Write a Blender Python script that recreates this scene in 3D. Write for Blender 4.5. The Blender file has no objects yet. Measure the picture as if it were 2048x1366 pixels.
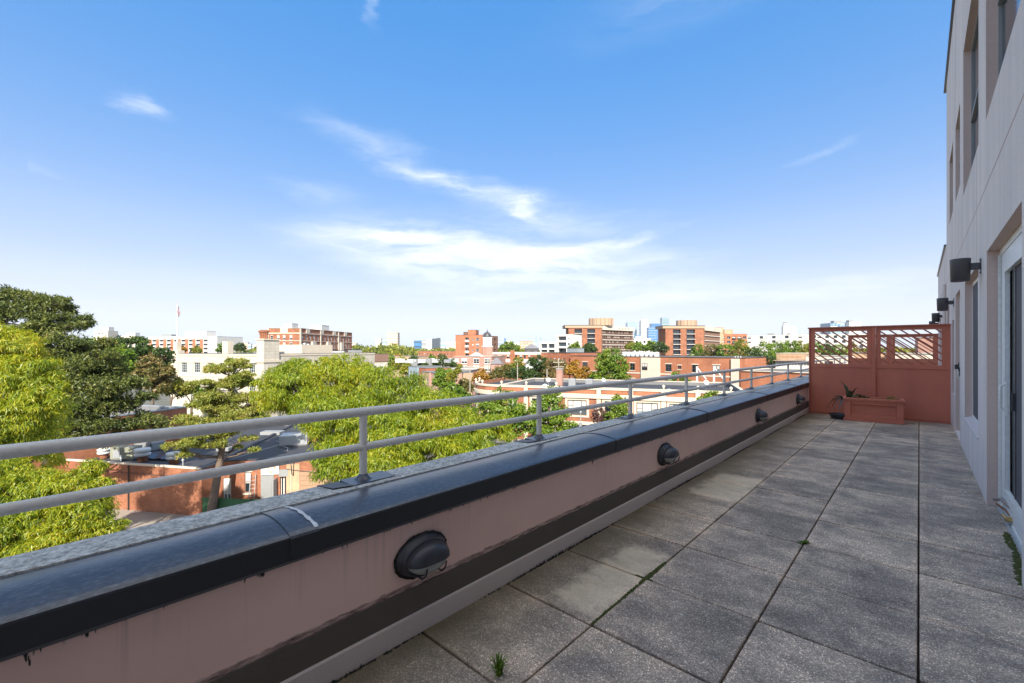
import bpy, math, random
import numpy as np
from mathutils import Vector, Matrix
random.seed(7); rng = np.random.default_rng(7)
SC = bpy.context.scene
COL = SC.collection
R = math.radians
# ------------------------------------------------------------------ camera
FPX, V0, H = 888.0, 699.0, 1.4
TH = math.atan(814.5/888.0)
cam_d = bpy.data.cameras.new('camera'); cam = bpy.data.objects.new('camera', cam_d); COL.objects.link(cam)
cam.location = (0, 0, H); cam.rotation_euler = (R(90), 0, TH)
cam_d.sensor_width = 36; cam_d.lens = 36*FPX/2048; cam_d.shift_y = 16/2048
cam_d.clip_start = 0.05; cam_d.clip_end = 20000
SC.camera = cam
FX, FY = -math.sin(TH), math.cos(TH); RX, RY = math.cos(TH), math.sin(TH)
def W(u, d):                       # point at depth d seen at column u of the 2048 px wide photo
    a = (u-1024)/FPX
    return ((FX+a*RX)*d, (FY+a*RY)*d)
def ZV(v, d): return H-(v-V0)*d/FPX
G = -12.0                          # street level
# ------------------------------------------------------------------ light
SUN_EL, SUN_H = R(34), (0.74, -0.673)
SC.render.engine = 'CYCLES'
SC.view_settings.view_transform = 'Standard'; SC.view_settings.look = 'None'
SC.view_settings.gamma = 1; SC.view_settings.use_curve_mapping = False
SC.view_settings.exposure = 1.15
SC.cycles.use_denoising = True
SC.cycles.max_bounces = 7; SC.cycles.diffuse_bounces = 4; SC.cycles.glossy_bounces = 3
SC.cycles.transparent_max_bounces = 6; SC.cycles.volume_bounces = 0
SC.cycles.sample_clamp_indirect = 6
sun_d = bpy.data.lights.new('sun', 'SUN'); sun = bpy.data.objects.new('sun', sun_d); COL.objects.link(sun)
sun_d.energy = 3.8; sun_d.angle = R(0.53); sun_d.color = (1.0, 0.93, 0.82)
sdir = Vector((SUN_H[0]*math.cos(SUN_EL), SUN_H[1]*math.cos(SUN_EL), math.sin(SUN_EL)))
sun.rotation_euler = sdir.to_track_quat('Z', 'Y').to_euler()
world = bpy.data.worlds.new('World'); SC.world = world; world.use_nodes = True
wt = world.node_tree; wt.nodes.clear()
def N(t, typ, **kw):
    n = t.nodes.new(typ)
    for k, v in kw.items(): setattr(n, k, v)
    return n
def M2(t, op, a, b=None, c=None, clamp=False):
    n = t.nodes.new('ShaderNodeMath'); n.operation = op; n.use_clamp = clamp
    for i, x in enumerate((a, b, c)):
        if x is None: continue
        if isinstance(x, (int, float)): n.inputs[i].default_value = x
        else: t.links.new(x, n.inputs[i])
    return n.outputs[0]
sky = N(wt, 'ShaderNodeTexSky', sky_type='NISHITA', sun_disc=False)
sky.sun_elevation = SUN_EL; sky.sun_rotation = math.atan2(SUN_H[0], SUN_H[1])
sky.altitude = 30; sky.air_density = 1.0; sky.dust_density = 0.6; sky.ozone_density = 1.6
tc = N(wt, 'ShaderNodeTexCoord'); sep = N(wt, 'ShaderNodeSeparateXYZ'); wt.links.new(tc.outputs['Generated'], sep.inputs[0])
X_, Y_, Z_ = sep.outputs
az = M2(wt, 'ARCTAN2', Y_, X_); el = M2(wt, 'ARCSINE', Z_)
comb = N(wt, 'ShaderNodeCombineXYZ'); wt.links.new(az, comb.inputs[0]); wt.links.new(M2(wt, 'MULTIPLY', el, 2.6), comb.inputs[1])
nz = N(wt, 'ShaderNodeTexNoise'); nz.inputs['Scale'].default_value = 4.2; nz.inputs['Detail'].default_value = 6; nz.inputs['Roughness'].default_value = .6
wt.links.new(comb.outputs[0], nz.inputs['Vector'])
sc_ = N(wt, 'ShaderNodeSeparateColor'); wt.links.new(nz.outputs['Color'], sc_.inputs[0])
azw = M2(wt, 'ADD', az, M2(wt, 'MULTIPLY', M2(wt, 'SUBTRACT', sc_.outputs[0], .5), .30))
elw = M2(wt, 'ADD', el, M2(wt, 'MULTIPLY', M2(wt, 'SUBTRACT', sc_.outputs[1], .5), .075))
# fine fibres of the cirrus, drawn out along the wind
mp = N(wt, 'ShaderNodeMapping'); mp.inputs['Rotation'].default_value = (0, 0, R(-24)); mp.inputs['Scale'].default_value = (4, 26, 1)
cw = N(wt, 'ShaderNodeCombineXYZ'); wt.links.new(azw, cw.inputs[0]); wt.links.new(elw, cw.inputs[1]); wt.links.new(cw.outputs[0], mp.inputs[0])
nf = N(wt, 'ShaderNodeTexNoise'); nf.inputs['Scale'].default_value = 1.0; nf.inputs['Detail'].default_value = 7; nf.inputs['Roughness'].default_value = .62
wt.links.new(mp.outputs[0], nf.inputs['Vector'])
fib = nf.outputs['Fac']
clouds = [  # azimuth, elevation, half length, half height (degrees), slope, strength
 (140.0, 20.4, 13, 1.5, .27, .68), (131.5, 17.9, 5.5, .8, .27, .5), (137.0, 12.0, 15, 3.3, -.03, 1.0), (127, 9.8, 16, 2.4, .03, .75), (148, 14.2, 7, 1.6, .05, .75),
 (102, 6.4, 18, 1.4, -.02, .6), (118, 13.4, 7, .6, -.16, .6), (171.3, 22.8, 1.8, .9, .25, .42), (157, 18.2, 5, 1.1, .1, .22),
 (97, 20.0, 4, .4, -.15, .16), (100, 38.0, 20, 2.5, -.1, .17), (187, 15.5, 7, .5, .08, .26), (190, 8.8, 7, .5, .02, .26), (150, 37, .8, 1.5, 0, .36),
 (130, 6.4, 18, 1.1, 0, .42), (60, 24, 14, 5.0, -.1, .6), (40, 18, 22, 5.0, .1, .8), (-20, 20, 24, 5.5, .1, .8), (-80, 24, 24, 5.0, -.1, .8), (-140, 17, 24, 5.0, .1, .8)]  # the last banks lie out of view, added as fill for the shade
tot = None
for (a0, e0, la, le, sl, st) in clouds:
    a0 = ((a0+180) % 360)-180
    da = M2(wt, 'SUBTRACT', azw, R(a0)); de = M2(wt, 'SUBTRACT', elw, R(e0))
    da = M2(wt, 'WRAP', da, math.pi, -math.pi)
    de = M2(wt, 'SUBTRACT', de, M2(wt, 'MULTIPLY', da, sl))
    q = M2(wt, 'ADD', M2(wt, 'POWER', M2(wt, 'ABSOLUTE', M2(wt, 'DIVIDE', da, R(la))), 2.0), M2(wt, 'POWER', M2(wt, 'ABSOLUTE', M2(wt, 'DIVIDE', de, R(le))), 2.0))
    g = M2(wt, 'MULTIPLY', M2(wt, 'EXPONENT', M2(wt, 'MULTIPLY', q, -1.0)), st)
    tot = g if tot is None else M2(wt, 'ADD', tot, g)
fm = N(wt, 'ShaderNodeMapRange'); fm.inputs[1].default_value = .36; fm.inputs[2].default_value = .64; fm.inputs[3].default_value = .22; fm.inputs[4].default_value = 1.12
wt.links.new(fib, fm.inputs[0])
mask = M2(wt, 'MULTIPLY', tot, fm.outputs[0], clamp=True)
fill_veil = M2(wt, 'MULTIPLY', M2(wt, 'SUBTRACT', elw, R(45)), 1/R(12), clamp=True)  # unseen white cloud sheet overhead, added to brighten the shaded terrace
mask = M2(wt, 'ADD', mask, M2(wt, 'MULTIPLY', fill_veil, M2(wt, 'ADD', .60, M2(wt, 'MULTIPLY', fib, .8))), clamp=True)
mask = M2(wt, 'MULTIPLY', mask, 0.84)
# low white band of distant haze and stratus
lowb = M2(wt, 'MULTIPLY', M2(wt, 'EXPONENT', M2(wt, 'MULTIPLY', M2(wt, 'ABSOLUTE', el), -1/R(7.0))), .30)
mask = M2(wt, 'MAXIMUM', mask, lowb)
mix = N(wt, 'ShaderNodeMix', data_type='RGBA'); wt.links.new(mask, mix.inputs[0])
sh = N(wt, 'ShaderNodeSeparateColor', mode='HSV'); wt.links.new(sky.outputs[0], sh.inputs[0])
vv_ = M2(wt, 'MULTIPLY', M2(wt, 'POWER', M2(wt, 'DIVIDE', sh.outputs[2], 2.7), .27), 2.5)   # the photograph's compressed range
sr_ = N(wt, 'ShaderNodeValToRGB'); wt.links.new(sh.outputs[1], sr_.inputs[0])
for i_, (p_, c_) in enumerate([(0, .18), (.16, .22), (.43, .37), (.573, .60), (.637, .80), (.69, .97)]):
    e_ = sr_.color_ramp.elements[i_] if i_ < 2 else sr_.color_ramp.elements.new(p_)
    e_.position = p_; e_.color = (c_, c_, c_, 1)
hc = N(wt, 'ShaderNodeCombineColor', mode='HSV'); hc.inputs[0].default_value = .609
wt.links.new(sr_.outputs[0], hc.inputs[1]); wt.links.new(vv_, hc.inputs[2])
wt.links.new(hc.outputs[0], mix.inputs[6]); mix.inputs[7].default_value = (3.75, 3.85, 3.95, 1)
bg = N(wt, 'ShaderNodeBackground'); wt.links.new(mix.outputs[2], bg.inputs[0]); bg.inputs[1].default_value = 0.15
wo = N(wt, 'ShaderNodeOutputWorld'); wt.links.new(bg.outputs[0], wo.inputs[0])

# ------------------------------------------------------------------ materials
def new_mat(name):
    m = bpy.data.materials.new(name); m.use_nodes = True
    return m, m.node_tree, m.node_tree.nodes['Principled BSDF']
def ramp(t, src, stops):
    r = N(t, 'ShaderNodeValToRGB'); t.links.new(src, r.inputs[0])
    e = r.color_ramp.elements
    while len(e) < len(stops): e.new(.5)
    for i, (p, c) in enumerate(stops): e[i].position = p; e[i].color = (*c, 1) if len(c) == 3 else c
    return r.outputs[0]
def noise(t, vec, scale, detail=4, rough=.6, out='Fac'):
    n = N(t, 'ShaderNodeTexNoise'); n.inputs['Scale'].default_value = scale; n.inputs['Detail'].default_value = detail; n.inputs['Roughness'].default_value = rough
    if vec is not None: t.links.new(vec, n.inputs['Vector'])
    return n.outputs[out]
def mixc(t, fac, a, b, blend='MIX'):
    n = N(t, 'ShaderNodeMix', data_type='RGBA', blend_type=blend)
    for i, x in ((0, fac), (6, a), (7, b)):
        if isinstance(x, (int, float)): n.inputs[i].default_value = x
        elif isinstance(x, tuple): n.inputs[i].default_value = (*x, 1)
        else: t.links.new(x, n.inputs[i])
    return n.outputs[2]
def bump(t, p, h, strength, dist=.01):
    b = N(t, 'ShaderNodeBump'); b.inputs['Strength'].default_value = strength; b.inputs['Distance'].default_value = dist
    t.links.new(h, b.inputs['Height']); t.links.new(b.outputs[0], p.inputs['Normal'])
def pos(t): return N(t, 'ShaderNodeNewGeometry').outputs['Position']
def scaled(t, vec, s, loc=(0, 0, 0)):
    m = N(t, 'ShaderNodeMapping'); m.inputs['Scale'].default_value = s; m.inputs['Location'].default_value = loc; t.links.new(vec, m.inputs[0]); return m.outputs[0]
def V(c, k): return tuple(x*k for x in c)
def simple(name, c, rough=.7, var=.25, scale=2.0, fine=60, bs=.15, bd=.005, metal=0, spec=.5, dirt=None):
    """a worn, slightly mottled surface"""
    m, t, p = new_mat(name); P = pos(t)
    a = noise(t, P, scale, 5, .65); f = noise(t, P, fine, 3, .6)
    col = ramp(t, a, [(.28, V(c, 1-var)), (.55, c), (.78, V(c, 1+var*.7))])
    col = mixc(t, .35, col, ramp(t, f, [(.3, V(c, .75)), (.7, V(c, 1.2))]))
    if dirt: # runs of dirt down a wall
        d = noise(t, scaled(t, P, (2.3, 2.3, .22)), 1.0, 5, .6)
        col = mixc(t, ramp(t, d, [(.42, (0, 0, 0)), (.85, (.8, .8, .8))]), col, dirt)
    t.links.new(col, p.inputs['Base Color'])
    rr = N(t, 'ShaderNodeMapRange'); rr.inputs[3].default_value = max(.05, rough-.12); rr.inputs[4].default_value = min(1, rough+.12); t.links.new(a, rr.inputs[0]); t.links.new(rr.outputs[0], p.inputs['Roughness'])
    p.inputs['Metallic'].default_value = metal; p.inputs['Specular IOR Level'].default_value = spec
    if bs: bump(t, p, f, bs, bd)
    return m
def brick(name, c1, c2, mortar, bw=.23, rh=.078, ms=.009, rough=.85, var=.25, bias=0.0):
    m, t, p = new_mat(name)
    uv = N(t, 'ShaderNodeTexCoord').outputs['UV']
    b = N(t, 'ShaderNodeTexBrick'); t.links.new(uv, b.inputs['Vector'])
    b.inputs['Color1'].default_value = (*c1, 1); b.inputs['Color2'].default_value = (*c2, 1); b.inputs['Mortar'].default_value = (*mortar, 1)
    b.inputs['Scale'].default_value = 1; b.inputs['Brick Width'].default_value = bw; b.inputs['Row Height'].default_value = rh
    b.inputs['Mortar Size'].default_value = ms; b.inputs['Bias'].default_value = bias
    P = pos(t); a = noise(t, P, .45, 5, .65)
    col = mixc(t, 1.0, b.outputs['Color'], ramp(t, a, [(.3, (1-var,)*3), (.7, (1+var*.5,)*3)]), 'MULTIPLY')
    d = noise(t, scaled(t, P, (1.6, 1.6, .12)), 1.0, 4, .7)
    col = mixc(t, .35, col, mixc(t, 1.0, col, ramp(t, d, [(.4, (.72,)*3), (.7, (1.15,)*3)]), 'MULTIPLY'))
    t.links.new(col, p.inputs['Base Color']); p.inputs['Roughness'].default_value = rough; p.inputs['Specular IOR Level'].default_value = .25
    bump(t, p, b.outputs['Fac'], -.4, .01)
    return m
def glassy(name, c=(.02, .028, .035), rough=.06, var=.5, spec=.8):
    m, t, p = new_mat(name); P = pos(t)
    oi = N(t, 'ShaderNodeObjectInfo').outputs['Random']
    col = mixc(t, oi, V(c, 1-var), V(c, 1+var*2.0))
    t.links.new(col, p.inputs['Base Color']); p.inputs['Roughness'].default_value = rough; p.inputs['Specular IOR Level'].default_value = spec
    bump(t, p, noise(t, P, 1.4, 2), .03, .02)
    return m
def leafmat(name, stops, transl=.45, dist=.35):
    m, t, p = new_mat(name)
    t.nodes.remove(p); out = t.nodes['Material Output']
    geo = N(t, 'ShaderNodeNewGeometry')
    n1 = noise(t, geo.outputs['Position'], dist, 3, .6)
    f = M2(t, 'ADD', M2(t, 'MULTIPLY', geo.outputs['Random Per Island'], .55), M2(t, 'MULTIPLY', M2(t, 'SUBTRACT', n1, .22), .85), clamp=True)
    col = ramp(t, f, stops)
    d = N(t, 'ShaderNodeBsdfDiffuse'); tr = N(t, 'ShaderNodeBsdfTranslucent'); gl = N(t, 'ShaderNodeBsdfGlossy'); gl.inputs['Roughness'].default_value = .45
    t.links.new(col, d.inputs[0]); t.links.new(mixc(t, 1.0, col, (1.15, 1.1, .6), 'MULTIPLY'), tr.inputs[0]); gl.inputs[0].default_value = (.8, .8, .8, 1)
    m1 = N(t, 'ShaderNodeMixShader'); m1.inputs[0].default_value = transl; t.links.new(d.outputs[0], m1.inputs[1]); t.links.new(tr.outputs[0], m1.inputs[2])
    m2 = N(t, 'ShaderNodeMixShader'); m2.inputs[0].default_value = .035; t.links.new(m1.outputs[0], m2.inputs[1]); t.links.new(gl.outputs[0], m2.inputs[2])
    t.links.new(m2.outputs[0], out.inputs[0])
    return m
MT = {}
MT['stucco'] = simple('wall_stucco', (.88, .775, .70), .9, .12, .7, 95, 1.0, .010, dirt=(.60, .53, .50))
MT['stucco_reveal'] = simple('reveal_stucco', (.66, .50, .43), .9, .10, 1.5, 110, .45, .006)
MT['stucco_base'] = simple('base_stucco', (.62, .55, .53), .9, .10, .9, 130, .5, .006)
MT['white'] = simple('white_paint', (.74, .76, .74), .45, .08, 3, 40, .05)
MT['vinyl'] = simple('white_vinyl', (.84, .83, .78), .4, .06, 3, 30, .03)
MT['rail'] = simple('rail_paint', (.80, .745, .665), .40, .07, 5, 60, .06, .002)
MT['black'] = simple('black_paint', (.045, .045, .052), .36, .3, 8, 120, .2, .002)
MT['bronze'] = simple('bronze_paint', (.075, .072, .075), .42, .15, 6, 90, .1, .002)
MT['red'] = simple('oxide_red_paint', (.66, .205, .12), .8, .16, 2.3, 70, .2, .003, dirt=(.50, .15, .10))
MT['red_dark'] = simple('oxide_red_frame', (.50, .15, .088), .7, .12, 2.0, 60, .1, .003)
MT['soil'] = simple('soil', (.06, .04, .03), .95, .4, 9, 60, .6, .02)
MT['brass'] = simple('brass', (.55, .36, .12), .35, .2, 9, 60, .1, .002, metal=.8)
MT['hose'] = simple('old_pipe', (.30, .24, .21), .6, .25, 9, 80, .2, .003)
MT['mesh'] = simple('insect_screen', (.085, .08, .09), .75, .12, 3, 420, .3, .002)
MT['lens'] = glassy('ribbed_lens', (.33, .34, .30), .3, .1, .5)
MT['glass'] = glassy('window_glass')
MT['glass_light'] = glassy('window_glass_pale', (.15, .18, .2), .08)
MT['blind'] = simple('window_blind', (.62, .60, .55), .7, .15, .8, 8, .1)
MT['bluegl'] = glassy('tower_glass_blue', (.05, .16, .34), .12, .2, .7)
MT['paleglass'] = glassy('tower_glass_pale', (.28, .38, .45), .15, .1, .7)
MT['greengl'] = glassy('tower_glass_green', (.18, .27, .29), .15, .1, .7)
MT['darkgl'] = glassy('tower_glass_dark', (.06, .075, .09), .15, .2, .7)
# coping membrane, parapet, pavers: each with its own wear
def coping_mat():
    m, t, p = new_mat('coping_membrane'); P = pos(t)
    g = noise(t, scaled(t, P, (90, 45, 60)), 1, 4, .7); a = noise(t, P, 2.2, 5, .6)
    col = ramp(t, g, [(.3, (.018, .02, .028)), (.52, (.04, .045, .06)), (.72, (.13, .135, .15))])
    col = mixc(t, ramp(t, a, [(.5, (0, 0, 0)), (.8, (.4, .4, .4))]), col, (.10, .11, .13))
    t.links.new(col, p.inputs['Base Color'])
    r = N(t, 'ShaderNodeMapRange'); r.inputs[3].default_value = .24; r.inputs[4].default_value = .40; t.links.new(a, r.inputs[0]); t.links.new(r.outputs[0], p.inputs['Roughness'])
    p.inputs['Specular IOR Level'].default_value = .95
    bump(t, p, M2(t, 'ADD', M2(t, 'MULTIPLY', g, .4), noise(t, P, 7, 3)), .30, .006)
    return m
MT['coping'] = coping_mat()
MT['fascia'] = simple('coping_fascia', (.022, .022, .026), .42, .25, 1.5, 90, .12, .002)
MT['flashing'] = simple('grey_flashing', (.12, .118, .125), .5, .25, 3, 90, .12, .002)
MT['seam'] = simple('seam_sealant', (.68, .69, .70), .5, .35, 22, 90, .5, .004)
def ledge_mat():
    m, t, p = new_mat('mineral_cap_sheet'); P = pos(t)
    a = noise(t, P, 46, 5, .75); b_ = noise(t, P, 3, 4)
    col = ramp(t, a, [(.34, (.26, .25, .23)), (.5, (.62, .60, .55)), (.66, (.95, .92, .85))])
    col = mixc(t, 1.0, col, ramp(t, b_, [(.3, (.85,)*3), (.7, (1.15,)*3)]), 'MULTIPLY')
    t.links.new(col, p.inputs['Base Color']); p.inputs['Roughness'].default_value = .95; bump(t, p, a, 1.0, .012)
    return m
MT['gravel'] = ledge_mat()
MT['curb'] = simple('curb_render', (.64, .53, .47), .9, .12, 1.5, 120, .2, .003)
MT['band'] = simple('flashing_band', (.115, .092, .072), .75, .22, 1.2, 120, .25, .003)
def parapet_mat():
    m, t, p = new_mat('parapet_render'); P = pos(t)
    c = (.84, .56, .465)
    a = noise(t, P, .9, 5, .6)
    col = ramp(t, a, [(.3, V(c, .92)), (.7, V(c, 1.08))])
    z = N(t, 'ShaderNodeSeparateXYZ'); t.links.new(P, z.inputs[0])
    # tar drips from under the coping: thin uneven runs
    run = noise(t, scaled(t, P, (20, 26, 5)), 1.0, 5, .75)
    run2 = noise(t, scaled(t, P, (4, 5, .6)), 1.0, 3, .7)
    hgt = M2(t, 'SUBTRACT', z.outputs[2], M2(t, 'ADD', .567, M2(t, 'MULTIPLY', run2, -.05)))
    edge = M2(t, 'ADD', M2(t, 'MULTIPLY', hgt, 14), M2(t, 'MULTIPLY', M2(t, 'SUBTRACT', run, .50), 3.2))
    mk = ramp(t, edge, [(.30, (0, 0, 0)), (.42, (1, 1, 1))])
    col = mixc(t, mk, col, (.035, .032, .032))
    # ragged edge where the band was painted on
    drip = noise(t, scaled(t, P, (9, 16, .35)), 1.0, 3, .8)
    col = mixc(t, M2(t, 'MULTIPLY', ramp(t, drip, [(.58, (0, 0, 0)), (.72, (.6, .6, .6))]), M2(t, 'MULTIPLY', M2(t, 'SUBTRACT', z.outputs[2], .30), 2.5, clamp=True)), col, (.38, .25, .22))
    low = M2(t, 'SUBTRACT', .262, z.outputs[2])
    e2 = M2(t, 'ADD', M2(t, 'MULTIPLY', low, 30), M2(t, 'SUBTRACT', noise(t, scaled(t, P, (14, 14, 40)), 1, 5, .7), .35))
    col = mixc(t, ramp(t, e2, [(.25, (0, 0, 0)), (.4, (1, 1, 1))]), col, ramp(t, noise(t, scaled(t, P, (30, 9, 60)), 1, 5, .75), [(.36, (.10, .07, .06)), (.47, (.34, .22, .18)), (.60, (.62, .43, .36))]))
    t.links.new(col, p.inputs['Base Color']); p.inputs['Roughness'].default_value = .85; p.inputs['Specular IOR Level'].default_value = .3
    bump(t, p, noise(t, P, 60, 4), .12, .004)
    return m
MT['parapet'] = parapet_mat()
def box_mask(t, P, x0, x1, y0, y1, soft=.03):
    """1 inside the world rectangle, ragged edge: a stain or clean patch with its own shape"""
    n = noise(t, P, 9, 4, .7)
    s = N(t, 'ShaderNodeSeparateXYZ'); t.links.new(P, s.inputs[0])
    w = M2(t, 'MULTIPLY', M2(t, 'SUBTRACT', n, .5), soft*3)
    def side(v, lo, hi):
        a = M2(t, 'DIVIDE', M2(t, 'SUBTRACT', M2(t, 'ADD', v, w), lo-soft/2), soft, clamp=True)
        b = M2(t, 'DIVIDE', M2(t, 'SUBTRACT', hi+soft/2, M2(t, 'ADD', v, w)), soft, clamp=True)
        return M2(t, 'MULTIPLY', a, b)
    return M2(t, 'MULTIPLY', side(s.outputs[0], x0, x1), side(s.outputs[1], y0, y1))
def paver_mat():
    m, t, p = new_mat('exposed_aggregate_paver'); P = pos(t)
    oi = N(t, 'ShaderNodeObjectInfo').outputs['Random']
    vo = N(t, 'ShaderNodeTexVoronoi'); vo.inputs['Scale'].default_value = 230; t.links.new(P, vo.inputs['Vector'])
    sp = N(t, 'ShaderNodeSeparateColor'); t.links.new(vo.outputs['Color'], sp.inputs[0])
    peb = ramp(t, sp.outputs[0], [(0, (.155, .138, .125)), (.35, (.235, .208, .188)), (.7, (.31, .277, .25)), (.90, (.38, .34, .305)), (.985, (.72, .68, .62))])
    big = noise(t, P, 1.7, 6, .7); mid = noise(t, scaled(t, P, (3.2, 5.5, 1)), 1, 5, .7)
    sh = M2(t, 'ADD', M2(t, 'MULTIPLY', big, .9), M2(t, 'MULTIPLY', mid, .8))
    sh = M2(t, 'ADD', sh, M2(t, 'MULTIPLY', M2(t, 'SUBTRACT', oi, .5), .17))
    tone = ramp(t, M2(t, 'MULTIPLY', sh, .585), [(.34, (.66, .62, .59)), (.47, (1.12, 1.04, .95)), (.60, (1.95, 1.73, 1.48)), (.70, (2.5, 2.2, 1.85))])
    col = mixc(t, 1.0, peb, tone, 'MULTIPLY')
    s = N(t, 'ShaderNodeSeparateXYZ'); t.links.new(P, s.inputs[0])
    # brown-black algae along the parapet
    al = M2(t, 'SUBTRACT', 1.0, M2(t, 'DIVIDE', M2(t, 'ADD', s.outputs[0], 1.83), .52), clamp=True)
    al = M2(t, 'MULTIPLY', al, M2(t, 'ADD', .35, noise(t, P, 2.4, 4)), clamp=True)
    col = mixc(t, al, col, mixc(t, noise(t, P, 90, 3), (.085, .062, .03), (.26, .20, .115)))
    # clean patches where boxes once stood
    pm = M2(t, 'MAXIMUM', box_mask(t, P, -1.53, -1.25, 2.0, 2.93, .09), box_mask(t, P, -1.66, -1.235, 4.38, 5.34, .09))
    col = mixc(t, M2(t, 'MULTIPLY', pm, M2(t, 'MULTIPLY', M2(t, 'ADD', .25, mid), .78)), col, mixc(t, noise(t, P, 170, 3, .8), (.58, .47, .33), (.95, .80, .60)))
    rust = box_mask(t, P, .60, 1.2, 1.985, 2.05, .05)
    col = mixc(t, M2(t, 'MULTIPLY', rust, .8), col, (.22, .09, .02))
    # worn paler edges of each slab, in the joints' grid
    gx = M2(t, 'ABSOLUTE', M2(t, 'SUBTRACT', M2(t, 'FRACT', M2(t, 'DIVIDE', M2(t, 'ADD', s.outputs[0], 6.13), .613)), .5))
    gy = M2(t, 'ABSOLUTE', M2(t, 'SUBTRACT', M2(t, 'FRACT', M2(t, 'DIVIDE', M2(t, 'ADD', s.outputs[1], 6.13-2.55), .613)), .5))
    eg = M2(t, 'MULTIPLY', M2(t, 'SUBTRACT', M2(t, 'MAXIMUM', gx, gy), .40), 9, clamp=True)
    eg = M2(t, 'MULTIPLY', eg, M2(t, 'MULTIPLY', mid, .75))
    col = mixc(t, eg, col, mixc(t, 1.0, col, (1.75, 1.62, 1.5), 'MULTIPLY'))
    lv = N(t, 'ShaderNodeTexVoronoi'); lv.inputs['Scale'].default_value = 5.5; lv.inputs['Randomness'].default_value = 1; t.links.new(scaled(t, P, (1, 1.6, 1)), lv.inputs['Vector'])
    ls = N(t, 'ShaderNodeSeparateColor'); t.links.new(lv.outputs['Color'], ls.inputs[0])
    lr = M2(t, 'MULTIPLY', M2(t, 'SUBTRACT', ls.outputs[0], .80), .55, clamp=True)      # scattered pale lichen and gum spots
    ld_ = M2(t, 'SUBTRACT', lr, M2(t, 'MULTIPLY', M2(t, 'SUBTRACT', lv.outputs['Distance'], M2(t, 'MULTIPLY', noise(t, P, 60, 2), .03)), 1.0))
    col = mixc(t, ramp(t, ld_, [(.0, (0, 0, 0)), (.02, (.75, .75, .75))]), col, (.62, .58, .52))
    t.links.new(col, p.inputs['Base Color']); p.inputs['Roughness'].default_value = .88; p.inputs['Specular IOR Level'].default_value = .35
    bump(t, p, M2(t, 'ADD', vo.outputs['Distance'], noise(t, P, 300, 2)), .4, .003)
    return m
MT['paver'] = paver_mat()
MT['joint'] = simple('joint_grit', (.075, .055, .042), .95, .4, 8, 90, .4, .01)
MT['moss'] = simple('moss', (.085, .10, .018), .95, .5, 30, 200, 1, .01)
MT['moss_dry'] = simple('moss_dry', (.13, .085, .02), .95, .5, 30, 200, 1, .01)
MT['algae'] = simple('dark_algae', (.028, .026, .018), .95, .5, 40, 200, 1, .01)
MT['asphalt'] = simple('asphalt', (.13, .125, .12), .9, .25, .25, 30, .3, .01)
MT['concrete'] = simple('concrete_paving', (.36, .31, .26), .9, .2, .3, 20, .2, .01)
MT['sidewalk'] = simple('sidewalk', (.50, .47, .43), .9, .12, .3, 20, .2, .01)
MT['roof_dark'] = simple('roof_bitumen', (.05, .052, .06), .75, .45, .35, 9, .5, .03)
MT['roof_grey'] = simple('roof_grey', (.20, .20, .205), .85, .25, .25, 8, .3, .02)
MT['roof_light'] = simple('roof_pale', (.40, .38, .355), .85, .15, .25, 8, .2, .02)
MT['slate'] = simple('slate_roof', (.22, .21, .22), .8, .25, .5, 9, .3, .02)
MT['stone'] = brick('limestone_blocks', (.66, .60, .49), (.60, .545, .45), (.44, .40, .33), 1.3, .62, .02, .85, .12)
MT['stone_plain'] = simple('limestone', (.68, .59, .45), .85, .12, .4, 15, .2, .01, dirt=(.50, .46, .40))
MT['brick_orange'] = brick('orange_brick', (.52, .185, .09), (.42, .135, .065), (.42, .25, .16))
MT['brick_red'] = brick('red_brick', (.46, .145, .07), (.34, .10, .05), (.36, .22, .15))
MT['brick_warm'] = brick('warm_brick', (.46, .165, .08), (.31, .105, .055), (.34, .21, .14), var=.32)
MT['brick_dark'] = brick('dark_brick', (.22, .10, .07), (.16, .075, .055), (.22, .17, .14))
MT['brick_tan'] = brick('tan_brick', (.60, .38, .22), (.52, .32, .19), (.55, .42, .3))
MT['brick_pink'] = brick('pink_brick', (.50, .26, .20), (.43, .21, .16), (.46, .36, .3))
MT['cream'] = simple('cream_render', (.66, .58, .47), .85, .12, .4, 12, .1, .01)
MT['tan'] = simple('tan_panel', (.47, .33, .22), .85, .12, .5, 12, .1, .01)
MT['whitewall'] = simple('white_wall', (.74, .71, .65), .85, .1, .3, 12, .1, .01)
MT['brownpanel'] = simple('brown_fascia', (.25, .15, .11), .85, .1, .3, 12, .1, .01)
MT['greypanel'] = simple('grey_panel', (.30, .31, .31), .7, .15, .8, 12, .1, .01)
MT['metal'] = simple('galvanised', (.48, .50, .51), .45, .2, 1.5, 20, .1, .01, metal=.4)
MT['hvac'] = simple('hvac_green_grey', (.30, .31, .23), .6, .25, 1.5, 20, .15, .01)
MT['rust'] = simple('rusty_metal', (.28, .11, .055), .8, .4, 2, 20, .3, .01)
MT['green'] = simple('green_fence_paint', (.035, .12, .05), .7, .2, .9, 20, .15, .01)
MT['garage'] = simple('garage_door', (.40, .25, .155), .75, .12, .8, 20, .1, .01)
MT['bluecoping'] = simple('metal_coping', (.33, .37, .39), .5, .15, 1, 20, .1, .01, metal=.3)
MT['bark'] = simple('bark', (.17, .125, .095), .95, .4, 3, 14, .8, .04)
MT['bark_dark'] = simple('bark_dark', (.06, .045, .038), .95, .4, 3, 14, .8, .04)
MT['wood_pole'] = simple('wood_pole', (.40, .36, .31), .9, .25, 3, 14, .4, .02)
MT['agave'] = simple('succulent_leaf', (.06, .10, .045), .5, .4, 9, 60, .1, .003)
MT['agave_pale'] = simple('succulent_leaf_pale', (.17, .22, .20), .5, .3, 9, 60, .1, .003)
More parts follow.
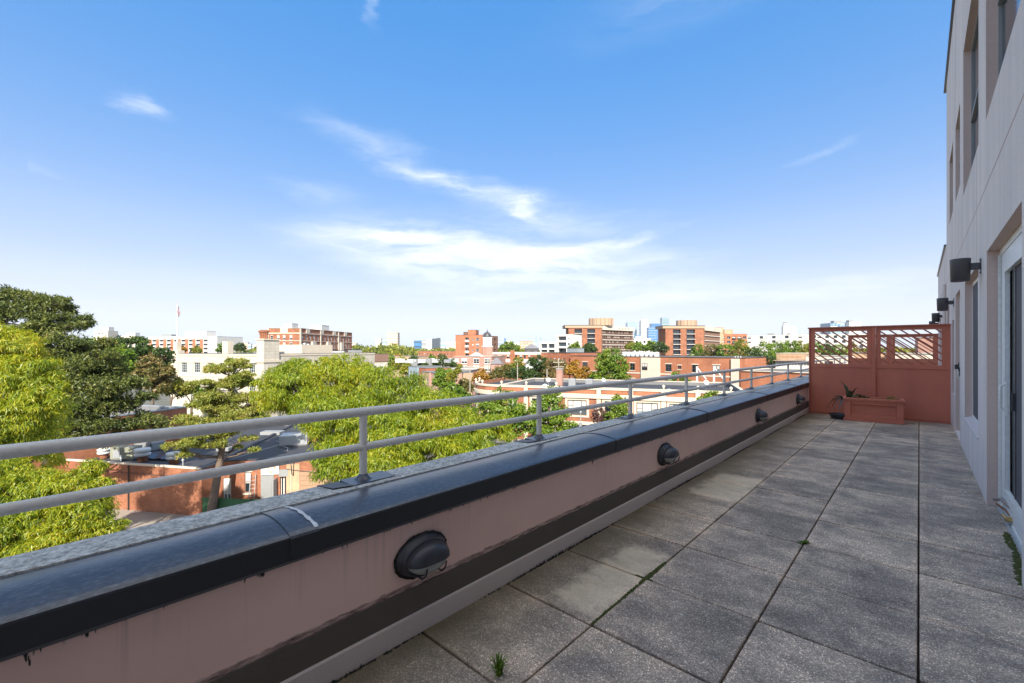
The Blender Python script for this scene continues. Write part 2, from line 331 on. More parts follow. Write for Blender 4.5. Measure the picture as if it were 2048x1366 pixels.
MT['flag'] = simple('flag_cloth', (.30, .20, .22), .8, .5, 3, 30, .1, .01)
MT['locust'] = leafmat('honey_locust_leaves', [(.0, (.05, .10, .008)), (.3, (.15, .24, .012)), (.55, (.30, .38, .018)), (.8, (.48, .46, .025)), (1, (.55, .38, .03))])
MT['locust_y'] = leafmat('yellowing_locust_leaves', [(.0, (.05, .10, .008)), (.3, (.17, .26, .014)), (.55, (.35, .41, .02)), (.8, (.56, .50, .03)), (1, (.64, .42, .04))])
MT['pine'] = leafmat('pine_needles', [(.0, (.05, .08, .014)), (.35, (.17, .22, .03)), (.6, (.34, .37, .06)), (.85, (.52, .42, .12)), (1, (.55, .32, .12))], .35, .5)
MT['pine_dark'] = leafmat('dark_pine_needles', [(.0, (.02, .035, .014)), (.4, (.07, .10, .025)), (.7, (.19, .22, .045)), (1, (.40, .33, .10))], .25, .5)
MT['leaf'] = leafmat('green_leaves', [(.0, (.035, .075, .010)), (.35, (.09, .17, .015)), (.65, (.19, .29, .022)), (1, (.36, .38, .04))], .3, .3)
MT['leaf_dark'] = leafmat('dark_green_leaves', [(.0, (.014, .032, .010)), (.4, (.035, .075, .014)), (.7, (.075, .125, .02)), (1, (.15, .17, .03))], .25, .3)
MT['leaf_yellow'] = leafmat('yellow_green_leaves', [(.0, (.06, .09, .012)), (.4, (.18, .21, .02)), (.7, (.32, .31, .03)), (1, (.42, .34, .04))], .35, .3)
MT['leaf_orange'] = leafmat('orange_leaves', [(.0, (.10, .06, .012)), (.4, (.30, .17, .02)), (.7, (.50, .27, .03)), (1, (.60, .36, .05))], .35, .3)
MT['leaf_tan'] = leafmat('tan_green_leaves', [(.0, (.05, .055, .014)), (.4, (.14, .14, .03)), (.7, (.26, .19, .07)), (1, (.38, .22, .10))], .3, .3)
MT['leaf_purple'] = leafmat('purple_leaves', [(.0, (.05, .02, .02)), (.5, (.12, .06, .05)), (1, (.24, .14, .10))], .2, .3)
MT['wood_far'] = leafmat('far_tree_leaves', [(.0, (.05, .08, .010)), (.35, (.13, .17, .018)), (.65, (.26, .28, .03)), (1, (.42, .32, .05))], .25, .02)

# ------------------------------------------------------------------ mesh helpers
class MB:
    def __init__(s): s.v = []; s.f = []; s.m = []; s.sm = []
    def add(s, vs, fs, mi=0, smooth=False):
        o = len(s.v); s.v += [tuple(v) for v in vs]
        for f in fs: s.f.append(tuple(i+o for i in f)); s.m.append(mi); s.sm.append(smooth)
    def box(s, x0, x1, y0, y1, z0, z1, mi=0, M=None):
        vs = [(x0, y0, z0), (x1, y0, z0), (x1, y1, z0), (x0, y1, z0), (x0, y0, z1), (x1, y0, z1), (x1, y1, z1), (x0, y1, z1)]
        if M is not None: vs = [M @ Vector(v) for v in vs]
        s.add(vs, [(0, 3, 2, 1), (4, 5, 6, 7), (0, 1, 5, 4), (1, 2, 6, 5), (2, 3, 7, 6), (3, 0, 4, 7)], mi); return s
    def bbox(s, x0, x1, y0, y1, z0, z1, b=.005, mi=0):
        """box with chamfered vertical and top edges"""
        lo = [(x0+b, y0, z0), (x1-b, y0, z0), (x1, y0+b, z0), (x1, y1-b, z0), (x1-b, y1, z0), (x0+b, y1, z0), (x0, y1-b, z0), (x0, y0+b, z0)]
        mi_ = [(x, y, z1-b) for x, y, z in lo]
        cx, cy = (x0+x1)/2, (y0+y1)/2
        tp = [(x-math.copysign(b, x-cx), y-math.copysign(b, y-cy), z1) for x, y, z in lo]
        n = 8; fs = [tuple(range(7, -1, -1)), tuple(range(16, 24))]
        for k in range(2):
            for i in range(n): j = (i+1) % n; fs.append((k*8+i, k*8+j, k*8+8+j, k*8+8+i))
        s.add(lo+mi_+tp, fs, mi); return s
    def quad(s, a, b, c, d, mi=0): s.add([a, b, c, d], [(0, 1, 2, 3)], mi); return s
    def prism(s, poly, z0, z1, mi=0, mi_top=None):
        n = len(poly); vs = [(x, y, z0) for x, y in poly]+[(x, y, z1) for x, y in poly]
        s.add(vs, [(i, (i+1) % n, n+(i+1) % n, n+i) for i in range(n)]+[tuple(range(n-1, -1, -1))], mi)
        s.add([(x, y, z1) for x, y in poly], [tuple(range(n))], mi if mi_top is None else mi_top); return s
    def extrude_y(s, prof, y0, y1, mi=0, smooth=False):
        """profile of (x,z) points (closed) swept along y"""
        n = len(prof); vs = [(x, y0, z) for x, z in prof]+[(x, y1, z) for x, z in prof]
        s.add(vs, [(i, (i+1) % n, n+(i+1) % n, n+i) for i in range(n)], mi, smooth)
        s.add([(x, y0, z) for x, z in prof], [tuple(range(n))[::-1]], mi); s.add([(x, y1, z) for x, z in prof], [tuple(range(n))], mi); return s
    def tube(s, pts, rad, n=8, mi=0, caps=True, smooth=True):
        pts = [Vector(p) for p in pts]
        if isinstance(rad, (int, float)): rad = [rad]*len(pts)
        vs = []; a = None
        for i, p in enumerate(pts):
            d = (pts[min(i+1, len(pts)-1)]-pts[max(i-1, 0)])
            if d.length < 1e-9: d = Vector((0, 0, 1))
            d.normalize()
            if a is None: a = d.orthogonal().normalized()
            else:
                a = a-d*a.dot(d)
                a = a.normalized() if a.length > 1e-5 else d.orthogonal().normalized()
            b = d.cross(a)
            for k in range(n):
                t_ = 2*math.pi*k/n; vs.append(p+(a*math.cos(t_)+b*math.sin(t_))*rad[i])
        fs = []
        for i in range(len(pts)-1):
            for k in range(n): k2 = (k+1) % n; fs.append((i*n+k, i*n+k2, (i+1)*n+k2, (i+1)*n+k))
        s.add(vs, fs, mi, smooth)
        if caps:
            s.add(vs[:n], [tuple(range(n))[::-1]], mi); s.add(vs[-n:], [tuple(range(n))], mi)
        return s
    def lathe(s, prof, c=(0, 0, 0), n=16, mi=0, smooth=True, M=None, arc=None):
        """profile of (r,z) turned about z through c"""
        vs = []; m = n if arc is None else n+1; tot = 2*math.pi if arc is None else arc
        for r, z in prof:
            for k in range(m):
                a = tot*k/n; vs.append(Vector((c[0]+r*math.cos(a), c[1]+r*math.sin(a), c[2]+z)))
        if M is not None: vs = [M @ v for v in vs]
        fs = []
        for i in range(len(prof)-1):
            for k in range(n):
                k2 = (k+1) % m
                fs.append((i*m+k, i*m+k2, (i+1)*m+k2, (i+1)*m+k))
        s.add(vs, fs, mi, smooth); return s
    def mesh(s, name, mats):
        me = bpy.data.meshes.new(name); me.from_pydata(s.v, [], s.f)
        for m in (mats if isinstance(mats, (list, tuple)) else [mats]): me.materials.append(MT[m] if isinstance(m, str) else m)
        me.polygons.foreach_set('material_index', s.m); me.polygons.foreach_set('use_smooth', s.sm)
        me.update()
        # box-projected UVs in metres, for brick courses
        uv = me.uv_layers.new(name='UVMap')
        nv = len(me.loops); vi = np.empty(nv, np.int32); me.loops.foreach_get('vertex_index', vi)
        co = np.empty(len(me.vertices)*3, np.float32); me.vertices.foreach_get('co', co); co = co.reshape(-1, 3)
        nr = np.empty(len(me.polygons)*3, np.float32); me.polygons.foreach_get('normal', nr); nr = nr.reshape(-1, 3)
        lt = np.empty(len(me.polygons), np.int32); me.polygons.foreach_get('loop_total', lt)
        ln = np.repeat(nr, lt, axis=0); p = co[vi]
        h = np.hypot(ln[:, 0], ln[:, 1])+1e-6; tx, ty = -ln[:, 1]/h, ln[:, 0]/h
        uu = p[:, 0]*tx+p[:, 1]*ty; vv = p[:, 2].copy()
        flat = np.abs(ln[:, 2]) > .8; uu[flat] = p[flat, 0]; vv[flat] = p[flat, 1]
        uv.data.foreach_set('uv', np.stack([uu, vv], 1).astype(np.float32).ravel())
        return me
    def build(s, name, mats, parent=None, loc=(0, 0, 0), rz=0):
        return link(s.mesh(name, mats), name, parent, loc, rz)
def link(me, name, parent=None, loc=(0, 0, 0), rz=0):
    o = bpy.data.objects.new(name, me); COL.objects.link(o); o.location = loc; o.rotation_euler = (0, 0, rz)
    if parent is not None: o.parent = parent
    return o
def tag(o, label=None, cat=None, group=None, kind=None):
    if label: o['label'] = label
    if cat: o['category'] = cat
    if group: o['group'] = group
    if kind: o['kind'] = kind
    return o
def thing(name, label, cat, loc=(0, 0, 0), rz=0, group=None):
    o = bpy.data.objects.new(name, None); COL.objects.link(o); o.location = loc; o.rotation_euler = (0, 0, rz); o.empty_display_size = .2
    return tag(o, label, cat, group)
def copy_tree(o, parent=None):
    c = o.copy(); COL.objects.link(c)
    if parent is not None: c.parent = parent
    for ch in list(o.children): copy_tree(ch, c)
    return c
# ------------------------------------------------------------------ ground
gm = MB(); gm.lathe([(0.01, 0), (60, 0), (400, 0), (1500, 0), (3900, 0)], n=64, smooth=False)
def ground_mat():
    m, t, p = new_mat('town_ground'); P = pos(t)
    a = noise(t, P, .02, 5, .6); b = noise(t, P, .25, 4)
    col = ramp(t, a, [(.35, (.07, .085, .035)), (.5, (.13, .125, .09)), (.62, (.20, .19, .17))])
    col = mixc(t, .4, col, ramp(t, b, [(.3, (.07, .07, .05)), (.7, (.22, .21, .19))]))
    t.links.new(col, p.inputs['Base Color']); p.inputs['Roughness'].default_value = .95
    return m
g = gm.build('ground', ground_mat(), None, (0, 0, G)); tag(g, kind='structure')
def flat_poly(name, pts, z, mat, kind='structure', th=.0):
    b = MB(); b.prism(pts, z-.3, z, 0); return tag(b.build(name, mat), kind=kind)
# ------------------------------------------------------------------ the terrace
PW, PX0, PY0 = .613, -1.842, 2.55          # paver module, first column edge, a cross joint
YE = 26.0
sub = MB(); sub.box(-1.86, .62, -3.2, YE, -.35, -.045); tag(sub.build('terrace_floor', 'joint'), kind='structure')
floor_ob = bpy.data.objects['terrace_floor']
def paver_mesh(w, l, tilt=0):
    b = MB(); g_ = .0048; gy = .0072
    b.bbox(g_, w-g_, gy, l-gy, -.045, 0, .004); return b.mesh('paver', 'paver')
pv_full = [paver_mesh(PW, PW) for _ in range(1)]
pv_last = paver_mesh(.70, PW)
ny0 = int((-2.6-PY0)/PW)
cols = [(PX0+i*PW, pv_full[0]) for i in range(3)]+[(PX0+3*PW, pv_last)]
for j in range(ny0, 38):
    y = PY0+j*PW
    if y > YE-PW: break
    for ci, (x, me) in enumerate(cols):
        dx = -.014 if (ci < 3 and y > 8.5) else 0
        o = link(me, 'paver', floor_ob, (x, y+(.010 if ci == 3 and j % 3 == 0 else 0), random.uniform(-.0022, .0022)))
        o.rotation_euler = (random.uniform(-.0016, .0016), random.uniform(-.0016, .0016), random.uniform(-.0018, .0018))
# parapet: wall face, painted band, curb, ledge, coping lengths
par = thing('parapet_wall', 'long low pink rendered parapet with dark blue-grey coping beside the paved terrace', 'wall', (-1.85, 0, 0))
def P2(name, prof, y0, y1, mat, parent=par, smooth=False):
    b = MB(); b.extrude_y(prof, y0, y1, 0, smooth); return b.build(name, mat, parent, (1.85, 0, 0))
P2('wall_face', [(-1.835, .0), (-1.835, .60), (-2.10, .60), (-2.10, 0)][::-1], -3.2, YE, 'parapet')
P2('wall_core', [(-2.10, -.35), (-2.10, .655), (-2.325, .655), (-2.325, -.35)][::-1], -3.2, YE, 'curb')
def wavy_strip(name, mat, x, z0, z1, t, y0, y1, amp, parent, n=240):
    """thin strip on the wall with an uneven brushed upper edge"""
    b = MB(); vs = []; zz = 0
    for i in range(n+1):
        y = y0+(y1-y0)*i/n; zz = .6*zz+random.uniform(-amp, amp)
        vs += [(x, y, z0), (x+t, y, z0), (x+t, y, z1+zz), (x, y, z1+zz)]
    fs = []
    for i in range(n):
        a = i*4; fs += [(a+1, a+5, a+6, a+2), (a+2, a+6, a+7, a+3)]
    b.add(vs, fs); return b.build(name, mat, parent, (1.85, 0, 0))
wavy_strip('painted_band', 'band', -1.835, .09, .232, .008, -3.2, YE, .003, par, 900)
P2('curb', [(-1.83, 0), (-1.818, .0), (-1.816, .102), (-1.822, .108), (-1.83, .108)], -3.2, YE, 'curb')
P2('under_flashing', [(-1.834, .556), (-1.826, .556), (-1.818, .594), (-1.834, .594)], -3.2, YE, 'flashing')
P2('outer_ledge', [(-2.12, .656), (-2.325, .656), (-2.34, .648), (-2.34, .676), (-2.32, .684), (-2.12, .690)], -3.2, YE, 'gravel')
seams = [-3.2, .70, 3.21, 5.30, 8.05, 10.44, 12.9, 15.3, 17.8, 20.2, 22.7, YE]
for i in range(len(seams)-1):
    y0, y1 = seams[i]+.004, seams[i+1]-.004
    arc_ = [(-1.822-.303*k/15, .677+.021*math.sin(math.pi*(.03+.90*k/15))) for k in range(16)]
    prof = [(-1.832, .590), (-1.812, .578), (-1.800, .578), (-1.797, .662), (-1.800, .669), (-1.807, .674)]+arc_+[(-2.137, .678), (-2.14, .672), (-2.14, .656), (-1.9, .61)]
    o = P2('coping', prof, y0, y1, ['coping', 'fascia'])
    me = o.data
    for p_ in me.polygons:
        c = p_.center
        if c.x > -1.812 and c.z < .668: p_.material_index = 1
for y, w in ((.70, .10), (3.21, .045), (5.30, .02), (8.05, .02), (10.44, .02)):      # lap joints of the coping sheets
    prof = [(-1.795, .579), (-1.794, .664), (-1.799, .673), (-1.807, .6775)]+[(-1.822-.303*k/15, .681+.021*math.sin(math.pi*(.03+.90*k/15))) for k in range(16)]+[(-2.125, .676), (-1.9, .675), (-1.81, .66), (-1.80, .579)]
    o = P2('lap_joint', prof, y-.012, y+w, ['coping' if w > .03 else 'fascia', 'fascia'])
    for p_ in o.data.polygons:
        if p_.center.x > -1.80 and p_.center.z < .66: p_.material_index = 1
b = MB()                                       # the pale sealant smear at the near joint
sz_ = lambda x: .6835+.021*math.sin(math.pi*(.03+.90*min(1, max(0, (-x-1.822)/.303))))
xs_ = [-1.806-.30*k/22 for k in range(23)]; ys_ = [.795-.010*k/22+random.uniform(-.0025, .0025) for k in range(23)]
for i in range(22):
    xa, xb, ya, yb = xs_[i], xs_[i+1], ys_[i], ys_[i+1]; wa = .0075+.002*math.sin(i*1.3); wb = .0075+.002*math.sin((i+1)*1.3); za, zb = sz_(xa)-(.006 if i == 0 else 0), sz_(xb)
    b.quad((xa, ya-wa, za), (xb, yb-wb, zb), (xb, yb+wb, zb), (xa, ya+wa, za))
b.build('sealant_smear', 'seam', par, (1.85, 0, 0))
# loose crust of algae and grit where the curb meets the pavers
b = MB()
for i in range(2600):
    y = random.uniform(-1, 11.6); k = .5+.5*math.sin(y*3.1)+random.random()*.6
    if k < .6: continue
    h = random.uniform(.004, .022)*(k-.3); w = random.uniform(.003, .012); x = -1.813+random.uniform(0, .006)
    b.add([(x, y-w, 0), (x+.006, y, 0), (x, y+w, 0), (x-.001, y+random.uniform(-w, w), h)], [(0, 1, 3), (1, 2, 3), (0, 2, 1)])
o = b.build('algae_crust', 'algae'); tag(o, 'dark crust of algae along the foot of the parapet', 'algae', kind='stuff')

# railing on the ledge
rail = thing('metal_railing', 'grey painted two-bar pipe railing standing on the parapet ledge', 'railing', (-2.25, 0, .68))
def R2(b, name, mat, loc=(0, 0, 0)): return b.build(name, mat, rail, loc)
b = MB(); b.tube([(0, -3.2, .378), (0, YE, .378)], .0242, 20); R2(b, 'top_rail', 'rail')
b = MB(); b.tube([(0, -3.2, .186), (0, YE, .186)], .0205, 20); R2(b, 'lower_rail', 'rail')
pm = MB(); pm.tube([(0, 0, .0), (0, 0, .376)], .0205, 18); post_me = pm.mesh('post', 'rail')
pm = MB(); pm.box(-.062, .082, -.105, .15, .004, .014); pm.lathe([(.05, .014), (.036, .022), (.026, .034), (.0215, .04)], n=14, smooth=True); plate_me = pm.mesh('base_plate', ['coping'])
pm = MB(); pm.add([(-.08, -.22, .006), (.06, -.20, .0155), (.085, -.105, .016), (-.06, -.10, .008), (-.08, -.22, .002), (.06, -.20, .003), (.085, -.105, .003), (-.06, -.10, .002)], [(0, 1, 2, 3), (0, 4, 5, 1), (3, 2, 6, 7), (0, 3, 7, 4), (1, 5, 6, 2)]); patch_me = pm.mesh('flashing_patch', ['fascia'])
pm = MB(); pm.lathe([(.0215, .006), (.031, .006), (.031, .001), (.024, -.001)], n=14, smooth=True); coll_me = pm.mesh('collar', ['rail'])
for k in range(-2, 17):
    y = 1.245+1.53*k
    p_ = link(post_me, 'post', rail, (0, y, 0))
    link(plate_me, 'base_plate', rail, (0, y, 0)); link(patch_me, 'flashing_patch', rail, (0, y, 0))
b = MB(); b.tube([(0, 5.72, .186), (0, 5.735, .186)], .0215, 20); R2(b, 'sleeve_joint', 'black')

# bulkhead lamps on the parapet face
def make_lamp():
    t = thing('bulkhead_lamp', 'x', 'wall lamp', (-1.83, 1.326, .385), 0, 'hooded bulkhead lamps along the parapet')
    def oval(a, c, n=28): return [(a*math.cos(2*math.pi*i/n)*1.0, c*math.sin(2*math.pi*i/n)) for i in range(n)]
    def ring(b, specs, mi=0, smooth=True):
        n = 28; vs = []
        for (x, a, c, dz) in specs: vs += [(x, y, z+dz) for y, z in oval(a, c, n)]
        fs = [(i*n+k, i*n+(k+1) % n, (i+1)*n+(k+1) % n, (i+1)*n+k) for i in range(len(specs)-1) for k in range(n)]
        b.add(vs, fs, mi, smooth); b.add(vs[-n:], [tuple(range(n))], mi); return b
    b = MB(); ring(b, [(0, .150, .098, 0), (.012, .150, .098, 0), (.018, .140, .090, 0), (.042, .132, .083, 0), (.046, .128, .08, 0)]); b.build('back_plate', 'black', t)
    b = MB(); ring(b, [(.03, .116, .070, -.004), (.066, .112, .066, -.006), (.092, .094, .052, -.012), (.104, .06, .032, -.016)]); b.build('lens', 'lens', t)
    # the hood: upper shell of a capsule, open below
    b = MB(); n = 22; vs = []; m = 9
    for j in range(m):
        f = j/(m-1); x = .035+.088*math.sin(f*math.pi/2); s_ = math.cos(f*math.pi/2)**.55 if j < m-1 else .12
        for i in range(n+1):
            a = R(-2)+R(184)*i/n
            vs.append((x, .128*s_*math.cos(a)*1.0, -.008+.084*s_*math.sin(a) if math.sin(a) > 0 else -.008+.05*math.sin(a)))
    fs = [(j*(n+1)+i, j*(n+1)+i+1, (j+1)*(n+1)+i+1, (j+1)*(n+1)+i) for j in range(m-1) for i in range(n)]
    b.add(vs, fs, 0, True); b.add([vs[(m-1)*(n+1)+i] for i in range(n+1)], [tuple(range(n+1))], 0)
    b.build('hood', 'black', t)
    for yy in (-.055, .062):
        b = MB(); b.tube([(.045, yy, -.078), (.085, yy, -.078), (.112, yy, -.055), (.122, yy, -.02)], .0045, 6); b.build('guard_bar', 'black', t)
    b = MB(); b.tube([(.046, .128*math.cos(a), .082*math.sin(a)-.004) for a in [R(x) for x in range(0, 361, 15)]], .0055, 6, caps=False); b.build('guard_ring', 'black', t)
    b = MB(); b.tube([(.010, .155*math.cos(a), .003+.102*math.sin(a)) for a in [R(x) for x in range(30, 100, 10)]], .003, 5); b.build('loose_gasket', 'black', t)
    b = MB(); vs = [(0.0015, .158*math.cos(a)*random.uniform(1, 1.07), -.004+.105*math.sin(a)*random.uniform(1, 1.09)) for a in [2*math.pi*i/60 for i in range(60)]]
    b.add(vs, [tuple(range(60))]); b.build('tar_smear', 'algae', t)
    return t
lamp = make_lamp()
ll = [(1.326, 'nearest and largest black hooded bulkhead lamp, low on the pink parapet'), (4.194, 'second black hooded bulkhead lamp along the parapet, by the pale paver patch'),
      (7.62, 'third black bulkhead lamp along the pink parapet, far from both ends'), (10.65, 'black bulkhead lamp on the parapet close to the red screen'), (13.7, 'bulkhead lamp on the parapet just beyond the first red screen')]
for i, (y, lb) in enumerate(ll[:4]):
    o = lamp if i == 0 else copy_tree(lamp)
    o.location = (-1.83, y, .383); o['label'] = lb; o.scale = (1, .98, 1)

# ------------------------------------------------------------------ red privacy screen
def make_screen():
    t = thing('privacy_screen', 'oxide red timber screen with diagonal lattice closing the end of the terrace, behind the planter', 'screen', (0, 11.7, 0), 0, 'red lattice screens across the terrace')
    xl, xr, xm = -1.80, .44, -.686
    def pt(name, x0, x1, y0, y1, z0, z1, mat='red', b_=.003):
        q = MB(); q.bbox(x0, x1, y0, y1, z0, z1, b_); return q.build(name, mat, t)
    pt('panel', xl+.03, xm-.03, .0, .035, .02, 1.02); pt('panel', xm+.03, xr-.005, .0, .035, .02, 1.02)
    pt('end_post', xl, xl+.03, -.03, .07, 0, 1.855, 'red_dark')
    pt('middle_post', xm-.032, xm+.032, -.035, -.001, .0, 1.852, 'red'); pt('post_cover_strip', xm+.004, xm+.033, -.047, -.036, 0, .93, 'red')
    pt('cap_rail', xl-.015, xr, -.05, .08, 1.856, 1.884, 'red_dark')
    pt('base_board', xl+.031, xr-.005, -.008, -.0005, 0, .05, 'red_dark')
    for (a, b_) in ((xl+.031, xm-.033), (xm+.034, xr-.005)):
        ia, ib = a+.075, b_-.075 if b_ < 0 else b_-.125
        pt('upper_rail', a, b_, -.012, .03, 1.785, 1.854); pt('lower_rail', a, b_, -.012, .03, 1.022, 1.095)
        pt('stile', a, ia, -.012, .03, 1.096, 1.784); pt('stile', ib, b_, -.012, .03, 1.096, 1.784)
        # diagonal slats clipped to the opening
        x0, x1, z0, z1 = ia+.0005, ib-.0005, 1.0965, 1.7835
        sl = math.tan(R(39)); c = z0+.03; hw = .0165
        step = .137
        k = 0
        while True:
            c0 = z0-.02+k*step; k += 1             # slat centre line: z = c0 - sl*(x-x0)
            if c0-sl*(x1-x0) > z1: break
            poly = [(x0, c0-hw), (x1, c0-hw-sl*(x1-x0)), (x1, c0+hw-sl*(x1-x0)), (x0, c0+hw)]
            def clip(poly, ax, lim, keep_hi):
                out = []
                for i in range(len(poly)):
                    p, q = poly[i], poly[(i+1) % len(poly)]
                    ip = (p[ax] >= lim) == keep_hi or p[ax] == lim; iq = (q[ax] >= lim) == keep_hi or q[ax] == lim
                    if ip: out.append(p)
                    if ip != iq:
                        f = (lim-p[ax])/(q[ax]-p[ax]); out.append((p[0]+f*(q[0]-p[0]), p[1]+f*(q[1]-p[1])))
                return out
            poly = clip(poly, 1, z0, True)
            if len(poly) > 2: poly = clip(poly, 1, z1, False)
            if len(poly) < 3: continue
            q = MB(); n = len(poly); vs = [(x, .0, z) for x, z in poly]+[(x, .018, z) for x, z in poly]
            q.add(vs, [tuple(range(n)), tuple(range(2*n-1, n-1, -1))]+[(i, n+i, n+(i+1) % n, (i+1) % n) for i in range(n)])
            q.build('slat', 'red_dark', t)
    return t
scr = make_screen()
s2 = copy_tree(scr); s2.location = (.0, 19.05, .01); s2['label'] = 'second oxide red lattice screen farther along, seen through the first one'

# planter box
pl = thing('planter_box', 'long oxide red timber planter with a recessed front panel in front of the screen', 'planter', (-.655, 11.0, 0), R(5.5))
def pb(name, x0, x1, y0, y1, z0, z1, mat='red', b_=.004):
    q = MB(); q.bbox(x0, x1, y0, y1, z0, z1, b_); return q.build(name, mat, pl)
L = .445
pb('front_board', -L+.03, L-.03, .034, .048, .05, .40, 'red'); pb('back_board', -L+.03, L-.03, .33, .35, .03, .40)
for s_ in (-1, 1):
    pb('side_board', *sorted((s_*(L-.025), s_*(L-.002))), .037, .328, .03, .40)
    pb('corner_stile', *sorted((s_*(L-.10), s_*L)), 0, .0335, .05, .41)
pb('panel_rail', -L+.101, L-.101, 0, .0335, .33, .41); pb('panel_rail', -L+.101, L-.101, 0, .0335, .05, .135)
pb('base_moulding', -L-.015, L+.015, -.018, .36, 0, .048)
pb('top_rim', -L-.022, L+.022, -.028, .03, .412, .452); pb('top_rim', -L-.022, L+.022, .33, .37, .412, .452)
pb('top_rim', -L-.022, -L+.03, .031, .329, .412, .452); pb('top_rim', L-.03, L+.022, .031, .329, .412, .452); pb('rim_moulding', -L-.01, L+.01, -.014, -.001, .385, .411)
q = MB(); q.box(-L+.03, L-.03, .049, .329, .30, .375); q.build('soil', 'soil', pl)
# the succulent spilling over the planter's end
def blade(b, p0, dirh, length, up, w, mi=0, droop=1.0, n=9):
    p0 = Vector(p0); d = Vector((dirh[0], dirh[1], 0)).normalized(); side = Vector((-d.y, d.x, 0)); vs = []
    for i in range(n):
        f = i/(n-1); c = p0+d*length*f+Vector((0, 0, up*math.sin(f*math.pi*.5)*1.0-droop*f*f*f*length*1.1))
        ww = w*(1-f**2.2)+.001; vs += [c-side*ww, c+Vector((0, 0, -ww*.5)), c+side*ww]
    fs = []
    for i in range(n-1): a = i*3; fs += [(a, a+1, a+4, a+3), (a+1, a+2, a+5, a+4)]
    b.add(vs, fs, mi, True)
sx = thing('trailing_succulent', 'dark strap-leaved plant arching out of the near end of the red planter', 'plant', (-1.03, 11.1, .375))
for k, (dx, dy, ln, up, w, dr, mi) in enumerate([(-1, -.1, .22, .13, .026, 1.15, 0), (-1, -.35, .17, .12, .030, 1.9, 1), (-.9, .2, .20, .10, .022, 1.3, 0), (-.5, -.2, .10, .28, .022, .2, 0), (-.3, .3, .08, .22, .02, .2, 0), (.5, -.2, .10, .2, .02, .3, 0), (.2, -.6, .07, .16, .02, .4, 0), (-.8, -.6, .13, .10, .03, 2.2, 1), (.7, .3, .12, .12, .02, .4, 0), (-1, .05, .26, .09, .022, 1.2, 0)]):
    b = MB(); blade(b, (0, 0, 0), (dx, dy), ln*1.6, up*1.5, w*1.9, 0, dr*.8); b.build('leaf', 'agave_pale' if mi else 'agave', sx)
def leafy(name, label, cat, loc, r, n, mat, sz=.03, h=.1, group=None):
    b = MB()
    for _ in range(n):
        a = random.uniform(0, 2*math.pi); q = random.uniform(0, r); z = random.uniform(0, h)*(1-q/r*.5)
        c = Vector((q*math.cos(a), q*math.sin(a), z)); d = Vector((math.cos(a), math.sin(a), random.uniform(-.3, 1))).normalized(); s_ = d.cross(Vector((random.uniform(-1, 1), random.uniform(-1, 1), random.uniform(-1, 1)))).normalized()
        l_, w_ = sz*random.uniform(.7, 1.3), sz*.3
        b.add([c, c+d*l_*.5+s_*w_, c+d*l_, c+d*l_*.5-s_*w_], [(0, 1, 2, 3)])
        if random.random() < .3: b.tube([(0, 0, 0), tuple(c)], .0015, 3, caps=False)
    o = b.build(name, mat, None, loc); tag(o, label, cat, group); return o
leafy('herb_clump', 'small leafy green clump at the near end of the planter, beside the strap leaves', 'plant', (-.86, 11.18, .375), .13, 260, 'leaf_dark', .04, .13)
leafy('herb_clump', 'small green clump alone in the middle right of the red planter', 'plant', (-.40, 11.2, .375), .07, 150, 'leaf', .035, .12)
leafy('dry_litter_clump', 'dead tan stems lying on the planter soil between the two green clumps', 'plant', (-.62, 11.22, .375), .15, 160, 'leaf_tan', .06, .045)
# black bowl with bent wire
bw = thing('black_bowl', 'shallow black plastic bowl on the pavers at the end of the red planter', 'bowl', (-1.19, 11.10, 0))
b = MB(); b.lathe([(.001, .012), (.12, .012), (.165, .085), (.175, .105), (.182, .105), (.178, .09), (.13, 0), (.001, 0)], n=26); b.build('basin', 'black', bw)
b = MB(); b.tube([(-.06, .05, .02), (-.10, .07, .2), (-.12, .1, .27), (-.03, .08, .36), (.05, .05, .44)], .004, 5); b.build('dead_stem', 'rust', bw)
# weeds and moss in the joints
def weed(label, x, y, r, n, h, mat, bw_=.006):
    b = MB()
    for k in range(n):
        a = random.uniform(0, 2*math.pi); blade(b, (random.uniform(-.01, .01), random.uniform(-.01, .01), 0), (math.cos(a), math.sin(a)), r*random.uniform(.5, 1), h*random.uniform(.4, 1), bw_, 0, .5, 6)
    o = b.build('weed', mat, None, (x, y, 0)); tag(o, label, 'weed'); return o
weed('small rosette weed growing at the crossing of two paver joints, mid terrace', -.616, 3.79, .052, 16, .035, 'leaf')
weed('thin upright tuft of grass in the paver nearest the camera by the parapet', -1.335, 1.37, .05, 44, .10, 'leaf', .0022)
def moss(label, pts, n, r, mat, name='moss_strip'):
    b = MB()
    for _ in range(n):
        i = random.randrange(len(pts)-1); f = random.random(); (xa, ya, wa), (xb, yb, wb) = pts[i], pts[i+1]
        w = wa+(wb-wa)*f; x = xa+(xb-xa)*f+random.uniform(-w, w); y = ya+(yb-ya)*f; rr = r*random.uniform(.5, 1.2); h = rr*.7
        k = 6; vs = [(x+rr*math.cos(2*math.pi*j/k), y+rr*math.sin(2*math.pi*j/k), 0) for j in range(k)]+[(x+rr*.55*math.cos(2*math.pi*j/k+.4), y+rr*.55*math.sin(2*math.pi*j/k+.4), h*.8) for j in range(k)]+[(x, y, h)]
        b.add(vs, [(j, (j+1) % k, k+(j+1) % k, k+j) for j in range(k)]+[(k+j, k+(j+1) % k, 2*k) for j in range(k)], 0, True)
    o = b.build(name, mat); tag(o, label, 'moss', kind='stuff'); return o
moss('green moss filling the joint beside the pale patch', [(-1.229, 1.94, .004), (-1.229, 2.2, .007), (-1.229, 2.5, .009), (-1.229, 2.6, .014), (-1.229, 2.84, .004)], 420, .008, 'moss')
